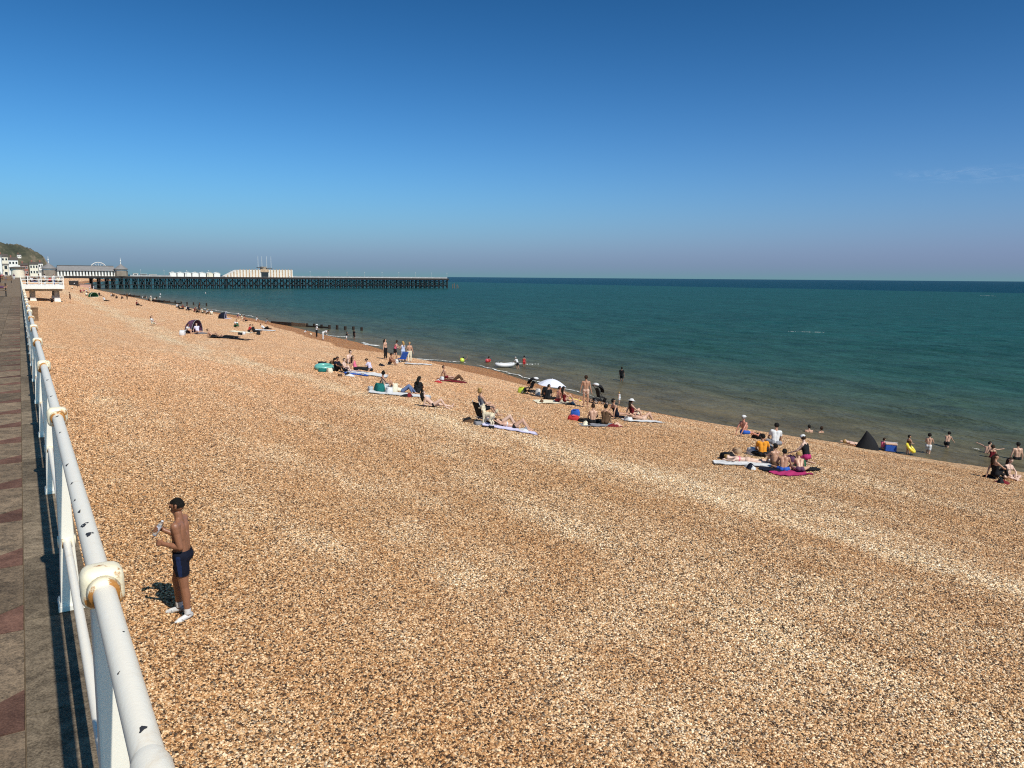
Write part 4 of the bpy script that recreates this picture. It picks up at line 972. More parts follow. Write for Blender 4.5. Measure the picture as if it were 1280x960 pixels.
        if P['kw'].get('detail'):
            for k in (-1, 1):
                e = hc + (hf * .0855 + hr * k * .033 + hd * .006) * s
                MB().ball(e, (.010, .008, .006), 8, 6, Matrix((hr, hf, hd)).transposed()).build('eye', mat('eye_dark', (.03, .02, .015), .3), root, True)
        if P['kw'].get('after'): P['kw']['after'](root, P, co, faces, fc, tags, tt, nr, o3)
        bpy.data.objects.remove(P['tmp'])
    bpy.data.collections.remove(TMP)
# ---- the man in the foreground, drinking water bottle in his right hand
def hero_fingers(add, J):
    R9 = .0085
    # right hand closes round an upright bottle
    w, f = J['w1'], J['fa1']; n = Vector((-1, 0, 0)); n = (n - f * n.dot(f)).normalized(); up = n.cross(f) * -1
    if up.z < 0: up = -up
    c = w + f * .085 + n * .046; J['bottle'] = (c, up)
    for k in (-.03, -.01, .01, .03): add('hand', w + f * .005 + up * k * .55, w + f * .082 + up * k, .014, .013)
    Rb = .034 + .007
    for i, k in enumerate((.036, .013, -.010, -.032)):
        last = None; ends = (170, 190, 185, 160)[i]
        for ph in np.linspace(40, ends, 6):
            a = R_(float(ph)); q_ = c + (-n * math.cos(a) + f * math.sin(a)) * Rb + up * (k - .004 * (ph / 90))
            if last is not None: add('hand', last, q_, R9, R9 * .95)
            last = q_
    last = w + f * .03 + up * .02
    for ph in (-30, -60, -95, -130):
        a = R_(ph); q_ = c + (-n * math.cos(a) + f * math.sin(a)) * Rb + up * .045
        add('hand', last, q_, .0105, .0095); last = q_
    # left hand: loosely curled, palm towards the belly
    w, f = J['w0'], J['fa0']; n = Vector((1, 0, -.25)); n = (n - f * n.dot(f)).normalized(); up = f.cross(n)
    if up.z < 0: up = -up
    for k in (-.03, -.01, .01, .03): add('hand', w + f * .005 + up * k * .55, w + f * .082 + up * k, .014, .0125)
    for i, (k, l) in enumerate(((.034, .9), (.012, 1.0), (-.011, .95), (-.033, .75))):
        p0 = w + f * .085 + up * k; ang = 35
        for sl in (.042, .028, .02):
            a = R_(ang); p1 = p0 + (f * math.cos(a) + n * math.sin(a)) * sl * l; add('hand', p0, p1, R9, R9 * .92); p0 = p1; ang += 48
    p0 = w + f * .02 + up * .026
    for sl, a_ in ((.035, 30), (.03, 55), (.022, 70)):
        a = R_(a_); p1 = p0 + (f * math.cos(a) * .8 + n * math.sin(a) + up * .45).normalized() * sl; add('hand', p0, p1, .0105, .0095); p0 = p1
HERO_STRIPE = mat('blue_stripe', (.008, .02, .07), .6, .3)
def hero_after(root, P, co, faces, fc, tags, tt, nr, o3):
    s = P['s']; J = P['J']
    # blue side panels on the shorts
    for k, nm in ((-1, 'side_stripe'), (1, 'side_stripe')):
        ok = ((tags == 'thigh') & (tt >= 0)) | ((tags == 'thigh2') & (tt <= .40)) | (tags == 'hips')
        fn = np.array([nr[list(f)].mean(0) for f in faces]); 
        pk = ok & (fn[:, 0] * k > .965) & (fc[:, 0] * k > .06)
        o = submesh(nm, co, faces, pk, .0155, nr, HERO_STRIPE, [c for c in root.children if c.name.startswith('shorts')][0])
    c, up = J['bottle']; c = (c + o3) * s
    Mw = root.matrix_world.copy() if False else align(P['lat'], P['al'], P['heading'], P['g'] - .015 + P['lift'], P['slope'])
    ax = (Mw.to_3x3() @ up).normalized(); q_ = ax.to_track_quat('Z', 'Y')
    b = tag(empty('water_bottle', None, mtx=Matrix.Translation(Mw @ c - ax * .10) @ q_.to_matrix().to_4x4()), 'clear plastic water bottle held by the man in navy shorts', 'bottle')
    m, t, bs = newmat('clear_plastic'); bs.inputs['Base Color'].default_value = (.85, .88, .92, 1); bs.inputs['Roughness'].default_value = .12
    bs.inputs['Transmission Weight'].default_value = .75; bs.inputs['IOR'].default_value = 1.35
    prof = [(0, 0), (.028, 0), (.033, .008), (.033, .05), (.030, .06), (.033, .07), (.033, .10), (.030, .11), (.033, .12), (.033, .155), (.026, .185), (.013, .205), (.013, .222)]
    MB().lathe(prof, 20).build('shell', m, b, True)
    MB().lathe([(.0, .240), (.016, .240), (.017, .236), (.017, .215), (.0135, .214)], 16).build('cap', mat('bottle_cap', (.75, .76, .80), .4), b, True)
    MB().lathe([(.0338, .072), (.0338, .148)], 20).build('label_band', mat('bottle_label', (.66, .68, .78), .5), b, True)
HERO_POSE = mk(t=(0, 88), ua=((-175, -79), (35, -74)), fa=((14, 9), (-14, 30)), th=((180, -86), (14, -71)), sh=((180, -86), (180, -87)), ft=((-42, -8), (2, -8)), hd=(0, 84), hf=(6, -4))
person(232, 771, HERO_POSE, -97, 'bare-chested man in navy shorts and white trainers standing with a water bottle', [('shorts', 'navy'), ('socks', 'white'), ('shoes', 'white')], H=1.73, sk=2, hair='black', vox=.0068,
       fem=False, detail=True, fingers=hero_fingers, after=hero_after, smooth=4, build=1.1)

# ---- right-hand end of the beach
person(1243, 599, 'sit_one', 80, 'person in black sitting with knee raised at the far right edge of the beach', [('swimsuit', 'black'), ('trousers', 'black')], sk=1, hair='brown', style='long')
person(1258, 598, 'sit_cross', 165, 'bare-shouldered woman with long dark hair facing the camera at far right', [('bikini', 'cream'), ('briefs', 'tan')], sk=4, hair='brown', style='long', detail=True)
person(1271, 574, 'stand', 10, 'dark-haired bather standing waist deep, the rightmost in the water', [('trunks', 'black')], sink=.85, sk=0, hair='black', fem=False)
person(1240, 572, 'stand_arms', 20, 'small bather low in the water beside the arm-stretching swimmer', [('swimsuit', 'maroon')], sink=.62, H=1.25, sk=1, hair='brown', style='short', fem=True)
person(1233, 566, 'swim_arm', 60, 'swimmer stretching one arm out to the left in the shallows', [('trunks', 'navy')], sink=.85, H=1.5, sk=0, hair='black', fem=False)
person(1183, 559, 'lean', 50, 'child wading and leaning forward in the shallows', [('trunks', 'black')], sink=.42, H=1.3, sk=0, hair='black', fem=False)
person(1160, 567, 'hold', 40, 'child in white shorts wading ankle deep', [('shorts', 'white')], sink=.28, H=1.32, sk=0, hair='black', fem=False)
person(1135, 568, 'stand_arms', 70, 'child with a yellow swim ring standing at the water edge', [('swimsuit', 'brown')], sink=.12, H=1.1, sk=1, hair='black', fem=True)
person(1103, 562, 'sit_knee', 60, 'child in pink sitting between the black shelter and the cool box', [('tshirt', 'pink')], H=1.1, sk=0, hair='brown')
person(1066, 557, 'back', 60, 'pinkish sunbather lying flat just left of the black shelter', [('trunks', 'peach')], sk=4, hair='blond', fem=False)
person(1011, 540, 'stand', 20, 'bather neck deep nearer the man in the white shirt', [('trunks', 'black')], sink=1.28, sk=0, hair='black', fem=False)
person(1026, 540, 'stand', -20, 'bather neck deep, right of the pair off the white-shirted man', [('swimsuit', 'brown')], sink=1.36, sk=1, hair='brown', style='short', fem=True)
# ---- group around the white towel
person(928, 546, 'sit_out', 60, 'sunburnt man sitting in blue shorts and a white peaked cap near the water', [('shorts', 'blue')], sk=5, hair='grey', hat=('cap', 'white'), fem=False, belly=.4)
person(968, 556, 'sit_cross', 5, 'dark-haired man in a white t-shirt sitting with his back to us', [('tshirt', 'white'), ('shorts', 'grey')], sk=1, hair='black', H=1.8, fem=False)
person(953, 571, 'sit_cross', 15, 'person in a bright orange top seated behind the woman in the pink bikini', [('tshirt', 'orange'), ('trousers', 'black')], sk=1, hair='black', fem=False, H=1.6)
person(934, 578, 'front', -82, 'woman in a pink bikini lying face down on a white towel', [('bikini', 'pink'), ('briefs', 'peach')], sk=4, hair='blond', style='bun')
person(969, 583, 'sit_knee', -15, 'tanned dark-haired boy sitting with his arm propped behind the other boy', [('trunks', 'brown')], sk=1, hair='black', H=1.5, fem=False)
person(979, 589, 'sit_cross', 20, 'tanned black-haired boy with a bare back sitting on the magenta towel', [('trunks', 'blue')], sk=1, hair='black', H=1.5, fem=False)
person(1000, 591, 'sit_bent', 10, 'pale-backed child with a blond bun bent forward on the magenta towel', [('briefs', 'purple')], sk=0, hair='blond', style='bun', H=1.35)
person(1008, 579, 'kneel', -40, 'woman in a white cap, black top and magenta shorts kneeling', [('vest', 'black'), ('shorts', 'magenta')], sk=4, hair='brown', style='short', hat=('cap', 'white'), fem=True)
# ---- group by the parasol and the pushchairs
person(732, 509, 'stand', 12, 'man in flesh-coloured trunks standing with his back to us beside the pushchair', [('trunks', 'peach')], sk=1, hair='brown', H=1.78, fem=False)
person(774, 505, 'stand', -60, 'toddler in white standing right of the big pushchair', [('dress', 'white')], H=.85, sk=0, hair='blond', fem=True)
person(741, 529, 'sit_cross', 5, 'bare-backed person in a black skirt sitting in front of the pushchair', [('skirt', 'black')], sk=0, hair='brown', style='bun')
person(756, 531, 'sit_knee', 25, 'person wrapped in a dark patterned dress sitting beside the bare-backed one', [('dress', 'brown'), ('trousers', 'tan')], sk=1, hair='black')
person(770, 524, 'sit_out', 60, 'person in navy lying back half hidden behind the patterned dress', [('swimsuit', 'navy')], sk=1, hair='black', fem=True)
person(790, 524, 'sit_one', 70, 'woman in a white sun hat and maroon top sitting on a white towel', [('vest', 'maroon'), ('briefs', 'black')], sk=0, hair='brown', style='long', hat=('sun', 'white'))
person(803, 526, 'back_knee', 75, 'sunbather with bent knees lying right of the white sun hat', [('trunks', 'peach')], sk=0, hair='brown', fem=False)
person(684, 499, 'sit_cross', 30, 'person in black sitting under the parasol', [('tshirt', 'black'), ('trousers', 'black')], sk=1, hair='black')
person(697, 503, 'sit_knee', 60, 'pink-skinned person sitting at the parasol edge', [('trunks', 'red')], sk=5, hair='black', fem=False)
person(706, 505, 'sit_one', 80, 'tanned dark-haired person sitting right of the parasol', [('swimsuit', 'maroon')], sk=0, hair='black', style='long')
# ---- water behind the parasol
person(777, 475, 'stand', 30, 'dark silhouette of a bather standing knee deep off the beach', [('shorts', 'black'), ('tshirt', 'black')], sink=.42, H=1.55, sk=3, hair='black', fem=False)
person(655, 458, 'stand', 10, 'child in a red suit standing in the shallow wave', [('swimsuit', 'red'), ('shorts', 'red')], sink=.25, H=1.3, sk=2, hair='black', fem=False)
person(647, 461, 'lean', -60, 'child in a white shirt and dark shorts leaning over the inflatable', [('tshirt', 'white'), ('shorts', 'black')], sink=.15, H=1.35, sk=1, hair='grey', fem=False)
person(579, 452, 'arms_up', 10, 'bather with raised arms behind the yellow ball', [('trunks', 'black')], sink=1.1, H=1.6, sk=2, hair='black', fem=False)
person(611, 452, 'stand', 40, 'bather low in the water beside the red ball', [('tshirt', 'red')], sink=1.15, sk=1, hair='brown', fem=False)
# ---- chair group in mid beach
person(603, 528, 'chair', 60, 'blond woman in a grey top sitting on a low chair beside the cream dog', [('vest', 'grey'), ('shorts', 'black')], sk=0, hair='blond', style='bun', lift=.20)
person(626, 531, 'back_knee', 80, 'sunbather in a black swimsuit with raised knees next to the cream dog', [('swimsuit', 'black')], sk=4, hair='brown', style='long')
person(642, 536, 'back_knee', 84, 'sunbather in a white and black bikini lying nearest us with knees bent', [('bikini', 'white'), ('briefs', 'black')], sk=0, hair='brown', style='long')
person(541, 509, 'elbows', 84, 'dark-haired woman propped on her elbows alone on the shingle', [('bikini', 'peach'), ('briefs', 'black')], sk=4, hair='black', style='long')
person(557, 475, 'sit_out', 78, 'bare-chested man leaning back on his hands on a dark red towel', [('trunks', 'maroon')], sk=1, hair='black', fem=False)
person(568, 476, 'back_knee', 80, 'dark-skinned companion with bent knees lying on the dark red towel', [('trousers', 'brown')], sk=3, hair='black', fem=False)
# ---- teal group
person(480, 489, 'sit_one', 70, 'person with a black topknot sitting beside the teal bag', [('vest', 'peach'), ('shorts', 'white')], sk=1, hair='black', style='bun')
person(503, 491, 'back_knee', 86, 'person in blue jeans lying with one knee up on a white sheet', [('trousers', 'denim'), ('tshirt', 'cream')], sk=0, hair='brown', fem=False)
person(520, 492, 'sit_knee', 15, 'person all in black hunched at the end of the long white sheet', [('tshirt', 'black'), ('trousers', 'black')], sk=2, hair='black', style='long', belly=.6)
# ---- green ring group
person(420, 464, 'sit_knee', 120, 'person in dark patterned clothes sitting next to the green ring', [('tshirt', 'navy'), ('trousers', 'black')], sk=2, hair='black')
person(411, 461, 'sit_bent', 100, 'person in brown bent over behind the green ring', [('tshirt', 'brown')], sk=2, hair='black', H=1.5)
person(431, 466, 'sit_one', 110, 'pale bare-chested boy sitting in the middle of the green ring group', [('trunks', 'black')], sk=4, hair='black', H=1.5, fem=False)
person(435, 461, 'sit_knee', 150, 'woman in a dark bikini top sitting highest of the green ring group', [('bikini', 'black'), ('briefs', 'black')], sk=4, hair='brown', style='bun', lift=.3)
person(444, 465, 'sit_out', 85, 'woman in a bright pink top sitting on the blue and white sheet', [('vest', 'pink'), ('trousers', 'black')], sk=1, hair='brown', style='long')
person(463, 464, 'sit_bent', -80, 'person in a lavender shirt and black trousers curled on the white sheet', [('tshirt', 'lavender'), ('trousers', 'black')], sk=0, hair='black')
# ---- standing group at the waterline
person(482, 449, 'stand', 120, 'dark-haired woman in black trousers standing leftmost of the waterline group', [('bikini', 'black'), ('trousers', 'black')], sk=0, hair='black', style='long')
person(487, 456, 'sit_knee', 100, 'tanned man sitting in front of the standing waterline group', [('trunks', 'navy')], sk=2, hair='black', fem=False)
person(494, 450, 'hold', 90, 'woman in a pink and black outfit standing second in the waterline group', [('vest', 'pink'), ('shorts', 'black')], sk=0, hair='brown', style='pony')
person(504, 452, 'stand_arms', -40, 'woman in a pale blue dress standing over the blue chair', [('dress', 'paleblue')], sk=0, hair='blond', style='long')
person(512, 453, 'stand', 160, 'person in cream trousers standing rightmost of the waterline group', [('trousers', 'cream')], sk=1, hair='blond', fem=False)
# ---- waterline by the groyne
person(380, 417, 'crouch', 60, 'toddler in white crouching near the groyne', [('tshirt', 'white')], H=1.0, sk=0, hair='brown')
person(389, 420, 'crouch', -60, 'tiny child bent down between the toddler and the hatted adult', [('tshirt', 'cream')], H=.8, sk=0, hair='blond')
person(396, 422, 'stand_arms', 60, 'adult in a white top, white hat and black trousers beside the groyne', [('tshirt', 'white'), ('trousers', 'black')], sk=0, hair='brown', hat=('sun', 'white'))
person(404, 425, 'bend', 80, 'adult in white trousers bending at the water edge', [('tshirt', 'white'), ('trousers', 'white')], sk=1, hair='black')
person(433, 426, 'hold', 60, 'child paddling beside the long breaking wave', [('tshirt', 'black'), ('shorts', 'white')], H=1.3, sk=1, hair='black', sink=.1)
person(443, 425, 'stand', 40, 'dark child standing in the long breaking wave', [('tshirt', 'black'), ('shorts', 'black')], H=1.55, sk=3, hair='black', sink=.1)
# ---- tent area
person(233, 417, 'sit_knee', 90, 'person in a white top sitting left of the purple tent', [('tshirt', 'white'), ('shorts', 'black')], sk=0, hair='brown')
person(247, 417.5, 'sit_out', 130, 'person with legs stretched out of the purple tent', [('tshirt', 'lavender')], sk=4, hair='brown')
person(266, 421, 'elbows', 88, 'sunbather propped up just right of the purple tent', [('trunks', 'black')], sk=1, hair='brown', fem=False)
person(287, 422.5, 'back', 88, 'dark-clothed sunbather lying flat nearest us in the tent area', [('tshirt', 'black'), ('trousers', 'black')], sk=1, hair='black')
person(296, 398, 'sit_knee', 80, 'person in a white cap sitting beside the navy shelter', [('tshirt', 'purple')], sk=0, hair='brown', hat=('cap', 'white'))
person(294, 409, 'sit_knee', 120, 'person in dark green and white sitting upright above the scattered bags', [('tshirt', 'white'), ('trousers', 'green')], sk=1, hair='black', H=1.8)
person(311, 415, 'sit_knee', 60, 'person in dark red sitting among the scattered bags', [('tshirt', 'red'), ('trousers', 'black')], sk=0, hair='black')
person(318, 416.5, 'sit_out', 100, 'person in black reclining right of the dark red one', [('tshirt', 'black'), ('trousers', 'black')], sk=1, hair='black')
person(331, 412, 'elbows', 85, 'person in white propped up at the right end of the tent area', [('tshirt', 'white'), ('trousers', 'black')], sk=0, hair='black')
person(303, 401, 'sit_one', 70, 'sunbather in cream sitting behind the upright green and white figure', [('tshirt', 'cream')], sk=0, hair='brown')
person(307, 402.5, 'sit_out', 80, 'dark sunbather leaning back right of the cream one', [('shorts', 'black')], sk=2, hair='black', fem=False)
person(320, 402, 'sit_knee', 60, 'person in white sitting close to the wash line', [('tshirt', 'white')], sk=0, hair='brown')
person(332, 404.5, 'sit_knee', 60, 'person in grey sitting near the end of the wash line', [('tshirt', 'grey')], sk=1, hair='black')
person(191, 407, 'sit_one', 88, 'dark-haired woman in white sitting alone on the open shingle', [('tshirt', 'white'), ('shorts', 'cream')], sk=0, hair='black', style='long')
person(171, 382.5, 'sit_one', 80, 'person in maroon sitting alone below the farthest groyne', [('tshirt', 'maroon'), ('trousers', 'black')], sk=4, hair='brown')
person(131, 377, 'sit_out', 85, 'black and white clad sunbather sitting on the upper beach', [('tshirt', 'white'), ('trousers', 'black')], sk=0, hair='brown')
person(88, 378.5, 'stand', 60, 'person standing on the shingle right of the viewing platform', [('tshirt', 'brown'), ('shorts', 'black')], sk=1, hair='black')
person(65, 378, 'sit_knee', 150, 'dark figure sitting in the shade under the viewing platform', [('tshirt', 'black'), ('trousers', 'black')], sk=2, hair='black')
person(249, 391, 'stand', 60, 'dark figure standing among the far waterline families', [('tshirt', 'black'), ('trousers', 'black')], H=1.75, sk=2, hair='black')
far = [(221, 384.5, 'sit_knee', 'white', 'black'), (224, 387, 'sit_out', 'black', 'black'), (228, 386.5, 'sit_knee', 'maroon', 'brown'), (233, 388, 'sit_knee', 'white', 'black'), (236, 389, 'sit_out', 'navy', 'black'),
       (243, 390, 'sit_knee', 'maroon', 'brown'), (246, 391.5, 'sit_one', 'brown', 'black'), (253, 392, 'sit_out', 'cream', 'black'), (258, 393, 'sit_knee', 'white', 'brown'), (264, 393.5, 'sit_knee', 'white', 'cream'),
       (189, 377, 'stand', 'white', 'cream'), (193, 378.5, 'bend', 'white', 'black'), (186, 376.5, 'sit_knee', 'black', 'black'),
       (101, 366, 'sit_out', 'maroon', 'black'), (104, 364.5, 'sit_knee', 'pink', 'black'), (108, 366.5, 'sit_one', 'white', 'black'), (112, 364, 'stand', 'white', 'white'), (117, 362, 'stand', 'lavender', 'white'),
       (108, 370, 'sit_out', 'cream', 'black'), (118, 368.5, 'elbows', 'black', 'green'), (124, 370, 'sit_one', 'black', 'black'), (139, 371, 'sit_one', 'white', 'black'), (145, 373, 'sit_knee', 'black', 'black'), (141, 370, 'sit_one', 'brown', 'black'),
       (152, 373.5, 'sit_knee', 'brown', 'black'), (159, 374.5, 'stand', 'brown', 'black'), (162, 369, 'sit_knee', 'white', 'black'), (90, 361, 'sit_out', 'cream', 'black'), (97, 359.5, 'stand', 'black', 'black'), (93, 357, 'stand', 'white', 'black')]
for i, (x, y, ps, c1, c2) in enumerate(far):
    wh = 'by the pier foot' if x < 130 else 'below the farthest groyne' if x < 182 else 'along the farther groyne'
    dk = 'in %s and %s' % (c1, c2) if c1 != c2 else 'all in %s' % c1
    person(x, y, ps, 30 + (i * 53) % 120, 'tiny far-off %s figure %s %s' % ({'stand': 'standing', 'bend': 'stooping', 'sit_knee': 'hunched sitting', 'sit_one': 'sitting', 'sit_out': 'leaning back', 'elbows': 'reclining'}[ps], dk, wh), [('tshirt', c1), ('trousers', c2)], sk=i % 3, hair=['brown', 'black', 'blond'][i % 3], vox=.05, group='far-off people on the distant beach')
for i, (x, y, c1, lb) in enumerate([(178, 372.5, 'white', 'tiny bather in white just off the farthest groyne'), (183, 373, 'peach', 'tiny bare-skinned bather just right of the farthest groyne'), (200, 372, 'white', 'nearer of two tiny white bathers one above the other'), (200.5, 368.5, 'white', 'farther of two tiny white bathers one above the other'), (257, 367, 'white', 'tiny lone bather in open water below the pier huts')]):
    person(x, y, 'stand', 30 + 40 * i, lb, [('tshirt', c1)], sk=0, hair='brown', sink=.9, vox=.05, group='bathers beyond the groynes')
# people on the platform and on the promenade
for i, (x, y, c1, c2) in enumerate([(.9, 1.5, 'black', 'black'), (1.5, 2.5, 'white', 'black'), (2.0, 1.2, 'black', 'denim'), (2.5, 3, 'navy', 'white'), (3.2, 4, 'tan', 'black'), (3.9, 2, 'red', 'black'), (4.6, 5, 'white', 'denim'), (5.1, 2.2, 'cream', 'black'), (1.8, 6, 'maroon', 'black'), (3.4, 8, 'white', 'white')]):
    person(0, 0, 'sit_cross' if i % 3 else 'stand', 40 + 67 * i, 'person in %s and %s on the viewing platform' % (c1, c2), [('tshirt', c1), ('trousers', c2)], sk=i % 3, hair=['black', 'brown', 'blond'][i % 3], at=(x, 138 + y), z=6.87, vox=.04, group='people on the viewing platform', lift=.45 if i % 3 else 0)
person(0, 0, 'sit_out', 75, 'person in purple reclining on a bench at the left edge of the promenade', [('tshirt', 'purple'), ('trousers', 'purple')], sk=1, hair='black', at=(-1.75, 70), z=PROM_Z, lift=.46, vox=.03)
for i, (l_, a_, c1, c2, ps) in enumerate([(-3.4, 150, 'white', 'black', 'walk'), (-3.0, 165, 'maroon', 'black', 'walk'), (-2.6, 205, 'white', 'denim', 'stand'), (-3.6, 230, 'pink', 'black', 'walk'), (-4.0, 245, 'black', 'black', 'walk'), (-1.3, 260, 'purple', 'white', 'stand')]):
    person(0, 0, ps, -30 + 180 * (i % 2), 'person in %s and %s walking far along the promenade' % (c1, c2) if ps == 'walk' else 'person in %s and %s standing far along the promenade' % (c1, c2), [('tshirt', c1), ('trousers', c2)], sk=i % 3, hair='brown', at=(l_, a_), z=PROM_Z, vox=.04, group='people far along the promenade')
finish_people()
# ------------------------------------------------------------------ beach things
def place(px, py, heading=0, slope=True, dz=0.0, at=None, z=None):
    lat, al = at if at else spot(px, py); return align(lat, al, heading, (gz(lat, al) if z is None else z) + dz, slope)
def towel(px, py, heading, L_, Wd, c1, label, c2=None, n=0, name='towel'):
    M = place(px, py, heading, dz=.03); root = tag(empty(name, None, mtx=M), label, 'towel')
    r = random.Random(hash((px, py)) if False else int(px * 31 + py * 7)); nx, ny = 14, 20
    def zf(x, y): return .018 + .014 * math.sin(x * 9 + px) * math.sin(y * 5 + py) + .010 * math.sin(x * 21 + y * 13 + px)
    stripes = n or 1
    for k in range(stripes):
        y0 = -L_ / 2 + L_ * k / stripes; y1 = y0 + L_ / stripes; mb = MB(); vs = []; m_ = max(3, ny // stripes)
        for i in range(nx + 1):
            for j in range(m_ + 1):
                x = Wd * (i / nx - .5) + .03 * math.sin(j * 1.3 + px) ; y = y0 + (y1 - y0) * j / m_ + (.03 * math.sin(i * 1.1 + py) if (j in (0, m_) and stripes == 1) else 0)
                vs.append((x, y, zf(x, y)))
        nn = len(vs); vs += [(x, y, z - .012) for x, y, z in vs]; q_ = m_ + 1
        fs = [(i * q_ + j, (i + 1) * q_ + j, (i + 1) * q_ + j + 1, i * q_ + j + 1) for i in range(nx) for j in range(m_)]
        rim = [i * q_ for i in range(nx + 1)] + [nx * q_ + j for j in range(1, q_)] + [i * q_ + m_ for i in range(nx - 1, -1, -1)] + [j for j in range(m_ - 1, 0, -1)]
        fs += [(rim[a], rim[(a + 1) % len(rim)], rim[(a + 1) % len(rim)] + nn, rim[a] + nn) for a in range(len(rim))]
        mb.add(vs, fs); mb.build('cloth' if stripes == 1 else 'stripe', cloth(c1 if k % 2 == 0 or not c2 else c2), root, True)
towel(928, 580.5, -78, 2.0, .75, 'white', 'white towel under the woman in the pink bikini')
towel(988, 592.5, 70, 1.35, .7, 'magenta', 'bright magenta towel under the children')
towel(957, 580, 60, 1.3, .8, 'white', 'dark red and white striped towel behind the pink bikini', 'maroon', 7)
towel(1010, 587.5, 80, .75, .5, 'black', 'black towel at the right end of the big group')
towel(966, 588, 80, .9, .7, 'navy', 'crumpled navy towel beside the magenta one')
towel(803, 527, 78, 1.9, .9, 'white', 'white towel under the white sun hat woman')
towel(746, 532, 78, 1.6, .8, 'grey', 'grey blanket under the bare-backed person')
towel(780, 522, 70, 1.5, .8, 'navy', 'navy towel right of the patterned dress')
towel(714, 499, 78, 1.3, .8, 'yellow', 'yellow towel between the parasol and the standing man')
towel(690, 503, 80, 2.0, 1.2, 'cream', 'cream blanket spread under the parasol')
towel(637, 537, 84, 2.1, .8, 'lavender', 'lavender towel under the sunbathers with bent knees')
towel(565, 477, 80, 2.0, 1.1, 'maroon', 'dark red towel under the leaning man')
towel(500, 493.5, 84, 3.0, 1.2, 'white', 'long white sheet under the person in jeans')
towel(458, 467.5, 84, 2.6, 1.5, 'white', 'white sheet under the lavender-shirted person')
towel(446, 468, 84, 1.4, 1.2, 'blue', 'blue cloth on the left end of the white sheet')
towel(523, 455.5, 82, 2.2, .8, 'white', 'white board-like mat right of the waterline group')
towel(288, 423, 88, 3.6, 1.4, 'black', 'dark blanket nearest us in the tent area')
towel(303, 415.5, 88, 2.6, 1.6, 'cream', 'cream blanket among the scattered bags')
towel(331, 413, 86, 2.4, 1.2, 'white', 'white towel at the right end of the tent area')
# bags
def bag(px, py, c, label, w=.45, d=.28, h=.34, heading=30, top=None):
    w *= .8; d *= .8; h *= .72; root = tag(empty('bag', None, mtx=place(px, py, heading)), label, 'bag'); mb = MB(); vs = []; n = 16
    lv = [(0, .96), (.06, 1.0), (.5, .98), (.85, .86), (.97, .74), (1.0, .55)]
    for t_, k in lv:
        for j in range(n):
            a = 2 * math.pi * j / n; cx = math.copysign(abs(math.cos(a)) ** .55, math.cos(a)); sy = math.copysign(abs(math.sin(a)) ** .55, math.sin(a))
            vs.append((cx * w / 2 * k * (1 + .05 * math.sin(j * 2.3 + px)), sy * d / 2 * k, t_ * h * (1 + .06 * math.sin(j * 1.7 + py))))
    fs = [(i * n + j, i * n + (j + 1) % n, (i + 1) * n + (j + 1) % n, (i + 1) * n + j) for i in range(len(lv) - 1) for j in range(n)] + [tuple((len(lv) - 1) * n + j for j in range(n))]
    mb.add(vs, fs); mb.build('body', cloth(c), root, True)
    for s_ in (-1, 1): MB().tube([(-w * .22, s_ * d * .24, h * .9), (-w * .16, s_ * d * .42, h * 1.04), (0, s_ * d * .48, h * 1.0), (w * .16, s_ * d * .42, h * 1.04), (w * .22, s_ * d * .24, h * .9)], .013, 6).build('strap', cloth(top or c), root, True)
bag(719, 519.5, 'blue', 'bright blue bag standing behind the red bag', .6, .4, .42, 20)
bag(717, 525, 'red', 'red bag in front of the blue bag', .7, .45, .30, 20, 'pink'); bag(729, 527.5, 'black', 'low black bag right of the red bag', .6, .4, .22, 30)
bag(947, 549, 'black', 'black bag beside the blue shorts of the sunburnt man', .8, .45, .40, 60); bag(909, 574, 'black', 'black bag at the head end of the white towel', .7, .5, .34, 60)
bag(921, 567, 'tan', 'straw-coloured bag behind the black bag', .45, .35, .28, 60); bag(940, 568, 'white', 'white bag between the straw bag and the orange top', .5, .4, .36, 60)
bag(1000, 584, 'green', 'dark green bag between the boys and the blond child', .5, .35, .40, 20); bag(988, 577, 'purple', 'purple bag behind the black-haired boy', .5, .4, .30, 40)
bag(652, 491, 'lime', 'lime green bag left of the folded pushchair', .6, .45, .5, 30, 'red'); bag(672, 494, 'white', 'white bag right of the folded pushchair', .4, .3, .55, 30); bag(681, 494.5, 'black', 'black bag tucked under the parasol edge', .6, .5, .75, 30)
bag(474, 489.5, 'teal', 'teal bag at the left end of the long white sheet', .85, .55, .55, 60); bag(463, 488, 'silver', 'small silver bag left of the teal bag', .45, .3, .28, 60); bag(486, 492, 'white', 'white bag in front of the topknot person', .5, .4, .42, 60); bag(492, 490, 'cream', 'cream bag beside the person in jeans', .6, .4, .6, 60)
bag(412, 465.5, 'cream', 'cream bag in front of the green ring', .6, .4, .35, 60); bag(425, 470, 'brown', 'brown sandals bag nearest us in the green ring group', .5, .3, .14, 70); bag(453, 469, 'grey', 'grey shoes bag on the near edge of the white sheet', .4, .25, .14, 70)
bag(495, 454, 'white', 'white cool bag beside the waterline group', .5, .4, .42, 50, 'black'); bag(552, 475.5, 'white', 'white bag behind the man on the dark red towel', .4, .3, .35, 40)
bag(797, 519, 'cream', 'cream bag behind the woman in the white sun hat', .45, .35, .3, 40); bag(785, 526.5, 'white', 'white bag left of the woman in the white sun hat', .5, .4, .28, 50, 'black')
bag(300, 418.5, 'black', 'black bag on the cream blanket', .9, .5, .35, 80); bag(305, 418, 'white', 'white bag on the cream blanket', .7, .4, .4, 80); bag(323, 418.5, 'black', 'black bag at the end of the cream blanket', .8, .5, .4, 80); bag(228, 419, 'white', 'white bag at the far left of the purple tent', 1.0, .6, .6, 80)
